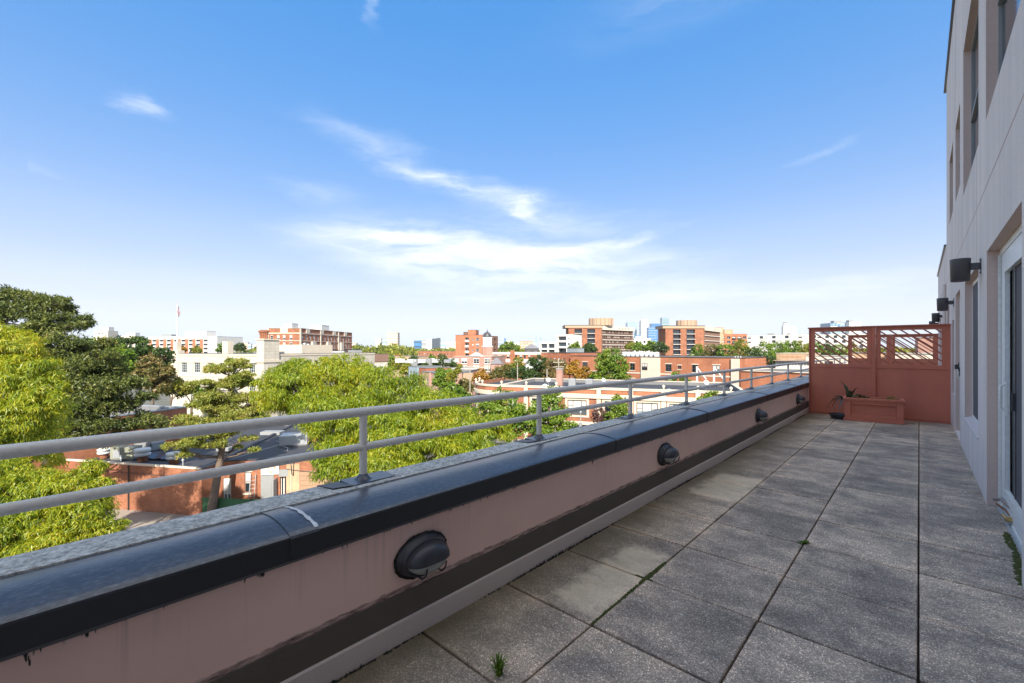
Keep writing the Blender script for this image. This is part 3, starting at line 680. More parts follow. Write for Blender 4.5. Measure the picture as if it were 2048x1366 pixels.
moss('green moss at the joint crossing', [(-1.30, 2.552, .004), (-1.22, 2.552, .008), (-1.19, 2.552, .004)], 50, .007, 'moss')
moss('cushions of moss along the door sill', [(.488, 5.05, .006), (.482, 4.85, .020), (.488, 4.6, .012), (.480, 4.4, .018), (.470, 4.15, .03), (.465, 3.98, .03)], 330, .014, 'moss')

# ------------------------------------------------------------------ the building beside the terrace
XW = .45
hb = thing('apartment_building', 'pale stucco apartment building rising straight from the terrace edge', 'building', (XW, 0, G))
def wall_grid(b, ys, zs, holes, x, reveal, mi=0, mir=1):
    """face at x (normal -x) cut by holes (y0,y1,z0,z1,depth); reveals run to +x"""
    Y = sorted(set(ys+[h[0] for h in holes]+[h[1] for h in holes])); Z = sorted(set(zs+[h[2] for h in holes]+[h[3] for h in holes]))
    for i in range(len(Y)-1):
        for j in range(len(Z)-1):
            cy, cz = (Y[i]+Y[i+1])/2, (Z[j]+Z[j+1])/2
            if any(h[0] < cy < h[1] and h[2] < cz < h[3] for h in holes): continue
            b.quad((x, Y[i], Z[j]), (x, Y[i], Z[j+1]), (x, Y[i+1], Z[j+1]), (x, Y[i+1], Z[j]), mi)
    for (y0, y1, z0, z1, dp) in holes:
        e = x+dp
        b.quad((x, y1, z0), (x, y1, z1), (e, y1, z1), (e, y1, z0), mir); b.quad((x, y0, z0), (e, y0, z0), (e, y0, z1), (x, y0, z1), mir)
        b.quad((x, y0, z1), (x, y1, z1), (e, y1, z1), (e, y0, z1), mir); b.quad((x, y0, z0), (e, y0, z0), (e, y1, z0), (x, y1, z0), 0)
DP = .105
holes = [(4.0, 5.86, -.02, 2.285, .17), (6.62, 8.50, .485, 2.285, .12), (9.44, 10.56, .04, 2.31, .10), (11.0, 11.56, .60, 1.93, .10), (12.6, 13.6, .04, 2.31, .1), (14.8, 16.5, .5, 2.28, .1), (17.4, 18.5, .04, 2.3, .1),
         (.9, 2.3, .04, 2.3, .1), (-1.2, .3, .5, 2.28, .1)]
up = [(3.75, 5.93, 3.5, 5.52, .125), (6.62, 8.76, 3.52, 5.52, .125), (9.44, 10.56, 3.87, 5.11, .10), (11.31, 12.57, 3.91, 5.17, .10), (1.2, 3.0, 3.5, 5.52, .125)]
b = MB(); wall_grid(b, [-22, 13.9], [G, 0, 2.9, 7.33], holes[:5]+holes[7:]+up, XW, 0, 0, 1)
b.quad((XW, -22, 7.33), (14, -22, 7.33), (14, 13.9, 7.33), (XW, 13.9, 7.33), 0)
b.quad((XW, 13.9, G), (14, 13.9, G), (14, 13.9, 7.33), (XW, 13.9, 7.33), 0); b.quad((14, -22, G), (XW, -22, G), (XW, -22, 7.33), (14, -22, 7.33), 0); b.quad((14, -22, G), (14, -22, 7.33), (14, 13.9, 7.33), (14, 13.9, G), 0)
def HB(b, name, mats, loc=None): return b.build(name, mats, hb, (-XW, 0, -G) if loc is None else (loc[0]-XW, loc[1], loc[2]-G))
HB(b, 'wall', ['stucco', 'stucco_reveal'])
b = MB(); wall_grid(b, [13.9, 20.1], [G, 3.78], [h for h in holes if h[0] > 13.9], XW+.004, 0, 0, 1)
b.quad((XW+.004, 13.9, 3.78), (XW+.004, 20.1, 3.78), (12, 20.1, 3.78), (12, 13.9, 3.78), 0); b.quad((XW+.004, 20.1, G), (12, 20.1, G), (12, 20.1, 3.78), (XW+.004, 20.1, 3.78), 0)
HB(b, 'lower_wing_wall', ['stucco', 'stucco_reveal'])
# corner returns of the setbacks below the terrace: the storeys under our feet
b = MB(); b.box(-2.318, XW-.002, -22, YE, G, -.36); HB(b, 'lower_storeys', ['stucco'])
def bead(name, y0, y1, z, w=.008, mat='bronze', dx=.002):
    b = MB(); b.box(XW-dx, XW+.001, y0, y1, z-w/2, z+w/2); HB(b, name, mat)
bead('joint_line', -22, 20.1, 2.888, .007, 'stucco_reveal')
b = MB(); b.box(XW-.002, XW+.001, 6.84, 6.845, 2.288, 3.50); HB(b, 'joint_line', 'stucco_reveal')
b = MB(); b.box(XW-.035, 14.02, -22.05, 14.35, 7.331, 7.39); HB(b, 'roof_edge', 'coping')
b = MB(); b.box(XW-.03, 12.02, 14.352, 20.13, 3.781, 3.83); HB(b, 'roof_edge', 'coping')
def frame_bars(x, y0, y1, z0, z1, w, t, b):
    b.box(x, x+t, y0, y1, z0, z0+w); b.box(x, x+t, y0, y1, z1-w, z1); b.box(x, x+t, y0, y0+w, z0+w, z1-w); b.box(x, x+t, y1-w, y1, z0+w, z1-w)
def hb_window(h, mid='h', frame='vinyl', glass='glass', scr_=False, sill=True):
    y0, y1, z0, z1, dp = h; x = XW+dp-.05
    b = MB(); frame_bars(x, y0+.002, y1-.002, z0+.002, z1-.002, .05, .048, b)
    if mid == 'h': b.box(x-.008, x+.03, y0+.05, y1-.05, (z0+z1)/2-.03, (z0+z1)/2+.02)
    if mid == 'v': b.box(x-.008, x+.03, (y0+y1)/2-.03, (y0+y1)/2+.03, z0+.05, z1-.05)
    o = HB(b, 'window', frame)
    b = MB(); b.box(x+.02, x+.028, y0+.05, y1-.05, z0+.05, z1-.05); g_ = b.build('pane', glass, o)
    if scr_:
        b = MB(); b.box(x+.005, x+.010, y0+.05, y1-.05, z0+.05, z1-.05); b.build('insect_screen', 'mesh', o)
    return o
hb_window(holes[1], 'v', 'vinyl', 'glass', True); hb_window(holes[3], 'h'); hb_window(holes[5], 'h'); hb_window(holes[8], 'h')
for h in up: hb_window(h, 'h', 'greypanel', 'glass')
b = MB(); b.extrude_y([(XW-.012, .478), (XW+.075, .49), (XW+.075, .515), (XW-.012, .487)], 6.6, 8.52); HB(b, 'window_sill', 'stucco_base')
# sliding terrace door
def door_set(h, label_near):
    y0, y1, z0, z1, dp = h; x = XW+(.078 if label_near else .06)
    b = MB(); frame_bars(x, y0+.002, y1-.002, z0+.002, z1-.002, .055, .05, b); b.box(x-.012, x, y1-.05, y1-.02, z0+.05, z1-.05)
    fr = HB(b, 'sliding_door', 'vinyl')
    if label_near: fr['label'] = 'white sliding door with a dark insect screen leaf'
    ym = y0+.058 if label_near else (y0+y1)/2+.1
    b = MB(); frame_bars(x+.005, ym, y1-.10 if label_near else y1-.058, z0+.06, z1-.06, .17 if label_near else .065, .03, b); b.build('leaf_frame', 'vinyl', fr)
    b = MB(); b.box(x+.06, x+.066, y0+.06, y1-.125, z0+.12, z1-.12); b.build('pane', 'glass_light' if label_near else 'glass', fr)
    sy = y1-.54 if label_near else y1-.30
    xs = x+.05 if label_near else x
    b = MB(); frame_bars(xs-.018, y0+.06, sy, z0+.06, z1-.06, .03, .015, b); b.build('screen_frame', 'bronze', fr)
    b = MB(); b.box(xs-.012, xs-.008, y0+.09, sy-.03, z0+.09, z1-.09); b.build('insect_screen', 'mesh', fr)
    b = MB(); yh = sy+.09 if label_near else y1-.12; b.box(x-.006, x+.003, yh-.03, yh+.01, z0+.88, z0+1.16); b.tube([(x-.007, yh-.01, .9), (x-.035, yh-.01, .92), (x-.035, yh-.01, 1.10), (x-.007, yh-.01, 1.12)], .010, 6); b.build('door_handle', 'vinyl', fr)
    b = MB(); b.box(xs-.034, xs-.008, sy-.035, sy, z0+.93, z0+1.07); b.build('screen_latch', 'black', fr)
    b = MB(); b.box(x-.003, x-.001, y1-.012, y1-.004, 1.05, 1.08); b.build('latch_keep', 'black', fr)
    return fr
door_set(holes[0], True); door_set(holes[2], False); door_set(holes[4], False); door_set(holes[6], False); door_set(holes[7], False)
b = MB(); b.extrude_y([(XW+.058, -.02), (XW+.058, .010), (XW+.066, .026), (XW+.10, .030), (XW+.10, -.02)], 4.0, 5.855); HB(b, 'door_sill', 'metal')
b = MB(); b.box(XW-.05, XW-.012, 9.58, 9.63, 1.10, 1.17); b.box(XW-.012, XW-.0005, 9.57, 9.64, 1.07, 1.20); HB(b, 'door_bell', 'black')
b = MB(); b.tube([(XW-.03, 14.1, .1), (XW-.03, 14.1, 2.88)], .03, 8); HB(b, 'drain_pipe', 'stucco')
# wall sconces
def make_sconce():
    t = thing('cylinder_sconce', 'x', 'wall lamp', (XW, 6.37, 2.2), 0, 'bronze cylinder lamps on the stucco wall')
    b = MB(); b.lathe([(.001, -.108), (.058, -.108), (.068, -.112), (.072, -.11), (.078, .108), (.078, .112), (.068, .112), (.066, .10), (.001, .10)], (-.145, 0, 0), 28); b.build('shade', 'bronze', t)
    b = MB(); b.bbox(-.075, -.006, -.02, .02, -.005, .062, .004); b.build('arm', 'bronze', t)
    b = MB(); b.bbox(-.007, 0, -.035, .035, -.05, .10, .003); b.build('back_plate', 'bronze', t)
    for z in (.085, -.035):
        b = MB(); b.tube([(-.008, 0, z), (-.014, 0, z)], .006, 8); b.build('screw', 'bronze', t)
    return t
sc0 = make_sconce()
for i, (y, lb) in enumerate([(6.37, 'nearest and largest bronze cylinder lamp on the stucco wall, beside the sliding door'), (11.0, 'second bronze cylinder lamp on the wall, just above the end of the red screen'), (15.4, 'third bronze cylinder lamp, seen over the top of the red screen'), (19.7, 'farthest and smallest cylinder lamp, half hidden behind the red screen')]):
    o = sc0 if i == 0 else copy_tree(sc0); o.location = (XW, y, 2.2); o['label'] = lb
# hose end on the sill
hs = thing('water_pipe', 'old pipe with a brass valve lying across the door sill', 'pipe', (.498, 5.6, .07))
b = MB(); b.tube([(-.01, .12, .02), (.02, .03, .05), (.05, -.30, .06), (.06, -.9, .075)], .016, 10); b.build('pipe', 'hose', hs)
b = MB(); b.tube([(-.005, .03, .0), (.03, -.10, -.005), (.04, -.30, .0)], .009, 8); b.build('hook', 'rust', hs)
b = MB(); b.tube([(.0, -.30, .0), (.015, -.42, -.005)], [.014, .014], 10); b.tube([(.015, -.36, -.02), (.02, -.44, .01)], .018, 8); b.build('brass_valve', 'brass', hs)
b = MB(); b.tube([(.055, -.36, .06), (.056, -.52, .063)], .021, 10); b.build('valve_collar', 'black', hs)
# ------------------------------------------------------------------ building kit
WIN = {}
def win_mesh(w, h, style, fr, gl):
    key = (round(w, 2), round(h, 2), style, fr, gl)
    if key in WIN: return WIN[key]
    f = .06 if w < 1.6 else .08
    b = MB(); b.box(0, w, -.03, .04, 0, f); b.box(0, w, -.03, .04, h-f, h); b.box(0, f, -.03, .04, f, h-f); b.box(w-f, w, -.03, .04, f, h-f)
    if style in ('dh', 'dh2', 'cross'): b.box(f, w-f, -.02, .035, h*.52-.035, h*.52+.035)
    if style in ('dh2', 'cross', 'v'): b.box(w/2-.045, w/2+.045, -.022, .036, f, h-f)
    if style == 'tri':
        for q in (.28, .72): b.box(w*q-.04, w*q+.04, -.022, .036, f, h-f)
        b.box(f, w*.28-.04, -.02, .035, h*.6, h*.6+.06); b.box(w*.72+.04, w-f, -.02, .035, h*.6, h*.6+.06)
    if style == 'art':
        for q in (1/3, 2/3): b.box(w*q-.02, w*q+.02, -.022, .036, f, h-f)
        for q in (.33, .55, .78): b.box(f, w-f, -.02, .034, h*q-.02, h*q+.02)
    fm = b.mesh('window', fr)
    g_ = MB(); g_.quad((f, .01, f), (w-f, .01, f), (w-f, .01, h-f), (f, .01, h-f))
    gm_ = g_.mesh('pane', gl)
    bl = MB(); k = .45
    bl.quad((f, .003, h*k), (w-f, .003, h*k), (w-f, .003, h-f), (f, .003, h-f)); bm_ = bl.mesh('blind', 'blind')
    WIN[key] = (fm, gm_, bm_); return WIN[key]
class Bld:
    """box building: front face along local x, depth along +y, ground at z=0 (street level)"""
    def __init__(s, name, label, A, B, ztop, D, wall, roof='roof_dark', cat='building', z0=G, group=None, trim=None):
        s.A, s.B = A, B; dx, dy = B[0]-A[0], B[1]-A[1]; s.L = math.hypot(dx, dy); s.D = D; s.H = ztop-z0; s.z0 = z0
        s.rz = math.atan2(dy, dx); s.root = thing(name, label, cat, (A[0], A[1], z0), s.rz, group)
        s.wall, s.roofm = wall, roof; s.holes = {'front': [], 'right': [], 'left': []}; s.trim = trim
    def flen(s, face): return s.L if face == 'front' else s.D
    def loc(s, face, t, z, inset):
        if face == 'front': return (t, inset, z), 0
        if face == 'right': return (s.L-inset, t, z), math.pi/2
        return (inset, s.D-t, z), -math.pi/2
    def win(s, face, t0, z0, w, h, style='dh', fr='white', gl='glass', depth=.12, trim=None, blind=None, panes=True, sill=True):
        z0 -= s.z0
        if t0 < .05 or t0+w > s.flen(face)-.05 or z0+h > s.H-.1: return
        s.holes[face].append((t0, t0+w, z0, z0+h, depth))
        fm, gm_, bm_ = win_mesh(w, h, style, fr, gl); l, r = s.loc(face, t0, z0, depth-.045)
        o = link(fm, 'window', s.root, l, r)
        link(gm_, 'pane', o)
        if (random.random() < .45 if blind is None else blind): link(bm_, 'blind', o)
        if trim:
            b = MB(); b.box(-.12, w+.12, -.07, -.003, -.16, -.005); b.box(-.12, w+.12, -.06, -.003, h+.005, h+.22)
            l2, r2 = s.loc(face, t0, z0, 0); b.build('window_trim', trim, s.root, l2, r2)
        return o
    def row(s, face, z0, w, h, t0, step, n, **k):
        for i in range(n): s.win(face, t0+i*step, z0, w, h, **k)
    def part(s, name, mat, x0, x1, y0, y1, z0, z1, bevel=0):
        b = MB(); b.box(x0, x1, y0, y1, z0-s.z0, z1-s.z0); return b.build(name, mat, s.root)
    def band(s, name, mat, z0, z1, out=.08, faces=('front', 'right')):
        b = MB(); o = out
        if 'front' in faces: b.box(-o if 'left' in faces else 0, s.L+(o if 'right' in faces else 0), -o, -.003, z0-s.z0, z1-s.z0)
        if 'right' in faces: b.box(s.L+.003, s.L+o, 0, s.D, z0-s.z0, z1-s.z0)
        if 'left' in faces: b.box(-o, -.003, 0, s.D, z0-s.z0, z1-s.z0)
        return b.build(name, mat, s.root)
    def finish(s, parapet=.5, cop=.06, copm='roof_grey', roof_part=True, lift=0):
        b = MB(); L, D, Hh = s.L, s.D, s.H
        for face in ('front', 'right', 'left'):
            n = s.flen(face); hs_ = s.holes[face]
            T = sorted(set([0, n]+[h[0] for h in hs_]+[h[1] for h in hs_])); Z = sorted(set([0, Hh]+[h[2] for h in hs_]+[h[3] for h in hs_]))
            def P_(t, z, i):
                (x, y, zz), _ = s.loc(face, t, z, i); return (x, y, zz)
            for i in range(len(T)-1):
                for j in range(len(Z)-1):
                    ct, cz = (T[i]+T[i+1])/2, (Z[j]+Z[j+1])/2
                    if any(h[0] < ct < h[1] and h[2] < cz < h[3] for h in hs_): continue
                    b.quad(P_(T[i], Z[j], 0), P_(T[i+1], Z[j], 0), P_(T[i+1], Z[j+1], 0), P_(T[i], Z[j+1], 0))
            for (a, c, z0, z1, dp) in hs_:
                b.quad(P_(a, z0, 0), P_(a, z1, 0), P_(a, z1, dp), P_(a, z0, dp)); b.quad(P_(c, z0, 0), P_(c, z0, dp), P_(c, z1, dp), P_(c, z1, 0))
                b.quad(P_(a, z1, 0), P_(c, z1, 0), P_(c, z1, dp), P_(a, z1, dp)); b.quad(P_(a, z0, 0), P_(a, z0, dp), P_(c, z0, dp), P_(c, z0, 0))
        b.quad((L, D, 0), (0, D, 0), (0, D, Hh), (L, D, Hh))
        b.build('wall', s.wall, s.root)
        r = MB(); p = parapet; t = .3
        r.quad((t, t, Hh-p), (L-t, t, Hh-p), (L-t, D-t, Hh-p), (t, D-t, Hh-p), 0)
        if p > 0:
            r.quad((t, t, Hh-p), (t, t, Hh), (L-t, t, Hh), (L-t, t, Hh-p), 1); r.quad((L-t, D-t, Hh-p), (L-t, D-t, Hh), (t, D-t, Hh), (t, D-t, Hh-p), 1)
            r.quad((t, D-t, Hh-p), (t, D-t, Hh), (t, t, Hh), (t, t, Hh-p), 1); r.quad((L-t, t, Hh-p), (L-t, t, Hh), (L-t, D-t, Hh), (L-t, D-t, Hh-p), 1)
        r.build('roof', [s.roofm, 'roof_grey'], s.root)
        c = MB(); c.box(-cop, L+cop, -cop, t, Hh+.002, Hh+.10); c.box(-cop, L+cop, D-t, D+cop, Hh+.002, Hh+.10); c.box(-cop, t, t, D-t, Hh+.002, Hh+.10); c.box(L-t, L+cop, t, D-t, Hh+.002, Hh+.10)
        c.build('coping', copm, s.root)
        return s.root
    def topbox(s, name, mat, x0, x1, y0, y1, h, z=None, roofm=None):
        z = s.H-.3 if z is None else z; b = MB(); b.box(x0, x1, y0, y1, z, z+h); 
        b.box(x0-.08, x1+.08, y0-.08, y1+.08, z+h+.002, z+h+.12, 1)
        return b.build(name, [mat, roofm or s.roofm], s.root)
def along(A, B, f): return (A[0]+(B[0]-A[0])*f, A[1]+(B[1]-A[1])*f)
def tpx(bd, u, face='front'):
    """distance along a face at which the sight line at column u meets it (to read positions off the photograph)"""
    c, s_ = math.cos(bd.rz), math.sin(bd.rz)
    if face == 'front': O = bd.A; D_ = (c, s_)
    elif face == 'right': O = bd.B; D_ = (-s_, c)
    a = (u-1024)/FPX; r = (FX+a*RX, FY+a*RY)
    det = D_[0]*(-r[1])+r[0]*D_[1]
    t = (-O[0]*(-r[1])-r[0]*O[1])/det
    px, py = O[0]+t*D_[0], O[1]+t*D_[1]
    return t, px*FX+py*FY
def rooftop_unit(label, u, d, z, w, dd, h, rz, mat='hvac', name='rooftop_unit', group=None):
    x, y = W(u, d); t = thing(name, label, 'rooftop unit', (x, y, z), rz, group)
    b = MB(); b.bbox(-w/2, w/2, -dd/2, dd/2, .12, h, .03); b.build('casing', mat, t)
    b = MB(); b.box(-w*.36, -w*.05, -dd/2-.025, -dd/2-.002, .2, h*.8); b.build('louvre', 'metal', t)
    b = MB(); b.box(-w/2+.05, w/2-.05, -dd/2+.05, dd/2-.05, 0, .119); b.build('curb', 'roof_grey', t)
    b = MB(); b.lathe([(.001, .05), (min(w, dd)*.28, .05), (min(w, dd)*.32, .0), (min(w, dd)*.32, .0)], (w*.15, 0, h), 14); b.build('fan_cowl', 'greypanel', t)
    return t

# ------------------------------------------------------------------ near town: the one-storey brick building with the dark roof
A, B = W(120, 38.6), W(403, 35.6)
bw1 = Bld('brick_workshop', 'low brick workshop with a cluttered dark flat roof, green fence at its corner', A, B, -8.2, 21, 'brick_warm', 'roof_dark')
bw1.band('cornice', 'cream', -8.22, -8.05, .07, ('front',))
bw1.band('string_course', 'brick_dark', -8.95, -8.87, .04, ('front',))
bw1.finish(.35, .03, 'roof_grey')
fr_ = (math.cos(bw1.rz), math.sin(bw1.rz))
b = MB(); b.tube([(bw1.L*.51, -.08, 0), (bw1.L*.51, -.08, 3.75)], .05, 7); b.build('downpipe', 'black', bw1.root)
# its right wing, set back, with doors and the sign
def off(p, rz, dx, dy): c, s_ = math.cos(rz), math.sin(rz); return (p[0]+c*dx-s_*dy, p[1]+s_*dx+c*dy)
A2 = off(B, bw1.rz, .02, 1.6); rz2 = math.atan2(W(650, 38.5)[1]-A2[1], W(650, 38.5)[0]-A2[0]); B2 = W(650, 38.5)
bw2 = Bld('workshop_wing', 'workshop wing with a cream sign, grey panel and tan garage door', A2, B2, -8.0, 24, 'brick_warm', 'roof_dark')
t1, d1 = tpx(bw2, 447); t2, _ = tpx(bw2, 462)
bw2.win('front', t1, -12+.1, t2-t1, 2.5, 'v', 'white', 'glass_light', .12, blind=True)
t1, _ = tpx(bw2, 489); t2, _ = tpx(bw2, 502)
bw2.win('front', t1, -10.7, t2-t1, 1.75, 'dh', 'brownpanel', 'glass', .12, trim='cream')
td, _ = tpx(bw2, 560); te, _ = tpx(bw2, 572)
bw2.win('front', td, -11.9, te-td, 2.4, 'v', 'whitewall', 'glass', .3, blind=False)
tg, _ = tpx(bw2, 600); th, _ = tpx(bw2, 643)
b = MB()
for k in range(7): b.box(tg, th, -.05, -.004, .02+k*.42, .02+k*.42+.40)
b.build('garage_door', 'garage', bw2.root)
b = MB(); tq, _ = tpx(bw2, 573); b.box(tq, tg-.02, -.06, -.004, 0, 3.6); b.box(th+.02, th+.9, -.06, -.004, 0, 3.6); b.build('tan_pier', 'brick_tan', bw2.root)
tp_, _ = tpx(bw2, 522); tq_, _ = tpx(bw2, 548)
b = MB(); b.box(tp_, tq_, -.05, -.004, 0, 2.75); b.box(tp_+.42, tq_-.2, -.07, -.051, .1, 2.2); b.build('grey_panel', 'greypanel', bw2.root)
ts, _ = tpx(bw2, 523); tt, _ = tpx(bw2, 559)
b = MB(); b.box(ts, tt, -.14, -.06, 2.78, 3.65); sg = b.build('sign_board', 'whitewall', bw2.root)
def text_mesh(body, size, mat, extr=.012):
    cu = bpy.data.curves.new('lettering', 'FONT'); cu.body = body; cu.size = size; cu.extrude = extr; cu.align_x = 'CENTER'
    o = bpy.data.objects.new('lettering_tmp', cu); COL.objects.link(o)
    me = bpy.data.meshes.new_from_object(o.evaluated_get(bpy.context.evaluated_depsgraph_get())); bpy.data.objects.remove(o); bpy.data.curves.remove(cu)
    me.materials.clear(); me.materials.append(MT[mat]); return me
for k, z in enumerate((3.26, 2.88)):
    b = MB(); xx = ts+.25
    while xx < tt-.3:                                  # weathered letters, no longer legible
        w_ = random.uniform(.08, .2); b.box(xx, xx+.035, -.152, -.141, z, z+random.uniform(.16, .26)); b.box(xx+.036, xx+w_, -.150, -.141, z+random.choice((0, .1, .2)), z+random.choice((0, .1, .2))+.04) if w_ > .12 else None
        xx += w_+.07
    b.build('lettering', 'tan', sg)
b = MB(); b.box(td-.25, td-.2, -.95, -.02, .15, 2.5); b.build('open_door', 'greypanel', bw2.root)
b = MB(); b.box(td-.08, te+.2, -.07, -.004, 2.55, 3.15); b.build('lintel_panel', 'greypanel', bw2.root)
b = MB(); tc_, _ = tpx(bw2, 583); b.tube([(tc_, -.1, 0), (tc_, -.1, 3.9)], .04, 6); b.build('downpipe', 'cream', bw2.root)
b = MB(); b.tube([(tq, -.12, 3.2), (tq+1.2, -.16, 3.0), (tg+.5, -.12, 2.95), (th, -.12, 2.75), (th+2, -.12, 2.75)], .025, 5); b.build('cable', 'black', bw2.root)
b = MB(); b.tube([(te+.4, -.12, 3.9), (te+.5, -.16, 2.8), (te+.62, -.12, 2.6), (te+.66, -.12, 3.9)], .03, 5); b.build('cable', 'black', bw2.root)
bw2.finish(.12, .04, 'roof_dark')
ld = thing('ladder', 'pale ladder leaning on the brick wall beside the grey panel', 'ladder', (*off(A2, rz2, tpx(bw2, 508)[0], -.75), G), rz2)
b = MB(); b.tube([(-.2, 0, 0), (-.2, .62, 2.9)], .03, 6); b.build('stile', 'metal', ld); b = MB(); b.tube([(.2, 0, 0), (.2, .62, 2.9)], .03, 6); b.build('stile', 'metal', ld)
for k in range(9):
    f = (k+.6)/9.4; b = MB(); b.tube([(-.2, .62*f, 2.9*f), (.2, .62*f, 2.9*f)], .018, 5); b.build('rung', 'metal', ld)
# green fence in front of the wing
fa, fb = W(405, 35.6), W(545, 34.9)
fn = thing('green_fence', 'dark green board fence beside the pine trunk at the workshop corner', 'fence', (*fa, G), math.atan2(fb[1]-fa[1], fb[0]-fa[0]))
fl = math.hypot(fb[0]-fa[0], fb[1]-fa[1]); nb = int(fl/.3); bm = MB(); bm.box(0, .285, 0, .03, 0, 1.55); brd = bm.mesh('board', 'green')
for k in range(nb): link(brd, 'board', fn, (k*.3, random.uniform(-.006, .006), random.uniform(-.02, .02)))
# objects on the dark roof
zr = -8.5
c0 = bw1.rz
rooftop_unit('green-grey rooftop air unit, nearest the brick parapet, beside a round vent', 253, 40.2, zr, 2.0, 1.1, 1.15, c0+.25, 'hvac')
rooftop_unit('pale rooftop air unit with a dark fan hole beside the brick chimney', 590, 44.5, -8.1, 2.5, 1.9, 1.05, c0+.5, 'metal')
rooftop_unit('blue-grey duct box behind the round vents on the dark roof', 300, 44, zr, 2.2, 1.4, .8, c0, 'bluecoping')
def vent(label, u, d, z, r, h, mat='white'):
    x, y = W(u, d); t = thing('roof_vent', label, 'roof vent', (x, y, z), 0, 'round vents on the dark workshop roof')
    b = MB(); b.lathe([(r*.62, 0), (r*.62, h*.45)], n=18); b.build('base', 'rust', t)
    b = MB(); b.lathe([(r*.6, h*.42), (r*.95, h*.45), (r*1.0, h*.62), (r*.8, h*.66), (r*.8, h*.74), (r*1.0, h*.76), (r*.97, h*.98), (r*.7, h), (.01, h)], n=20); b.build('cowl', mat, t); return t
vent('round white roof vent touching the green-grey air unit', 285, 39.3, zr, .62, 1.15); vent('second round white roof vent, half under the pine branch', 348, 38.6, zr, .6, .95)
vent('small white roof vent at the left edge of the dark roof', 208, 40.5, zr, .5, .9)
def pipe(label, u, d, z, h, r=.06, mat='metal'):
    x, y = W(u, d); b = MB(); b.tube([(0, 0, 0), (0, 0, h), (0, 0, h+.01)], r, 8); b.lathe([(r*2, h), (r*.2, h+.25)], n=8)
    return tag(b.build('vent_pipe', mat, None, (x, y, z)), label, 'vent pipe')
pipe('tall grey vent pipe behind the round vents on the dark roof', 297, 43, zr, 2.0, .13, 'bluecoping'); pipe('thin white stub pipe by the brick parapet', 242, 38.4, zr, .5); pipe('thin white stub pipe right of the round vents', 366, 37.7, zr, .5)
x, y = W(624, 46); ch = thing('brick_chimney', 'short brick chimney beside the pale rooftop unit on the dark roof', 'chimney', (x, y, -8.2), c0+.4)
b = MB(); b.box(-.5, .5, -.4, .4, 0, 1.6); b.build('shaft', 'brick_red', ch); b = MB(); b.box(-.56, .56, -.46, .46, 1.602, 1.72); b.build('cap', 'roof_light', ch)
for lb, u, d, w_, dd_ in (('square dark hatch on the workshop roof near the pine trunk', 452, 43, 1.2, 1.2), ('low dark skylight curb behind the pale rooftop unit', 545, 50, 2.2, 1.2), ('long low duct on the workshop roof behind the tarpaulin', 395, 47, 3.4, .5)):
    x, y = W(u, d); b = MB(); b.bbox(-w_/2, w_/2, -dd_/2, dd_/2, 0, .32, .03); tag(b.build('roof_hatch', 'greypanel', None, (x, y, -8.32 if u < 500 else -8.12), c0+.2), lb, 'roof hatch')
for lb, u, d, z_ in (('grey conduit snaking from the pale rooftop unit to the roof edge', 575, 41.5, -8.1), ('black cable lying across the dark workshop roof', 470, 44, -8.1)):
    x, y = W(u, d); b = MB(); b.tube([(0, 0, .06), (-1.2, .5, .05), (-2.6, .2, .07), (-3.6, 1.2, .05), (-5.2, .9, .06)], .035, 5); tag(b.build('roof_cable', 'metal' if 'grey' in lb else 'black', None, (x, y, z_), 0), lb, 'cable')
# sheet of loose membrane
b = MB(); xs = np.linspace(-1.9, 1.9, 16); ys = np.linspace(-1.1, 1.1, 10); vs = [(x_, y_, .28*abs(math.sin(x_*1.7+y_*1.1))*math.exp(-(y_*y_))+.05*math.sin(5*x_+3*y_)+.06) for y_ in ys for x_ in xs]
b.add(vs, [(j*16+i, j*16+i+1, (j+1)*16+i+1, (j+1)*16+i) for j in range(9) for i in range(15)], 0, True); x, y = W(322, 41)
tag(b.build('loose_tarpaulin', 'coping', None, (x, y, zr+.02), c0), 'crumpled grey tarpaulin lying between the two round roof vents', 'tarpaulin')

# paved yard, street
flat_poly('yard_paving', [W(-200, 60), W(-300, 18), W(560, 14), W(700, 34), W(420, 37.5), W(130, 39.5)], G+.012, 'concrete')
flat_poly('street', [W(820, 40), W(1400, 34), W(1560, 48), W(1500, 53), W(1000, 63.5), W(905, 70), W(780, 95), W(700, 90)], G+.016, 'asphalt')
flat_poly('pavement', [W(1500, 52.6), W(1000, 63.2), W(905, 69), W(905, 71.5), W(1000, 66.5), W(1500, 55.6)], G+.13, 'sidewalk')

# ------------------------------------------------------------------ brick building with grey roof parapet (left)
A, B = W(25, 35.2), W(374, 49.0)
b2 = Bld('brick_store', 'red brick building with a grey lined roof well and metal coping behind the dark pine', A, B, -5.0, 19, 'brick_orange', 'roof_light')
b2.finish(1.3, .05, 'bluecoping')
b = MB(); b.box(b2.L*.30, b2.L+.05, 18.9, 19.1, b2.H, b2.H+.75); b.build('raised_parapet', 'greypanel', b2.root)
b = MB(); b.box(b2.L*.30-.1, b2.L+.15, 18.8, 19.3, b2.H+.752, b2.H+.95); b.build('metal_capping', 'bluecoping', b2.root)

# ------------------------------------------------------------------ limestone building with corner pylon
ZS = .52
A, B = W(343, 90), W(528, 82)
sb = Bld('limestone_building', 'long pale limestone building with tall dark windows, a corner pylon and a flagpole', A, B, ZS, 60, 'stone', 'roof_grey')
sb.D = math.hypot(W(655, 115)[0]-B[0], W(655, 115)[1]-B[1])
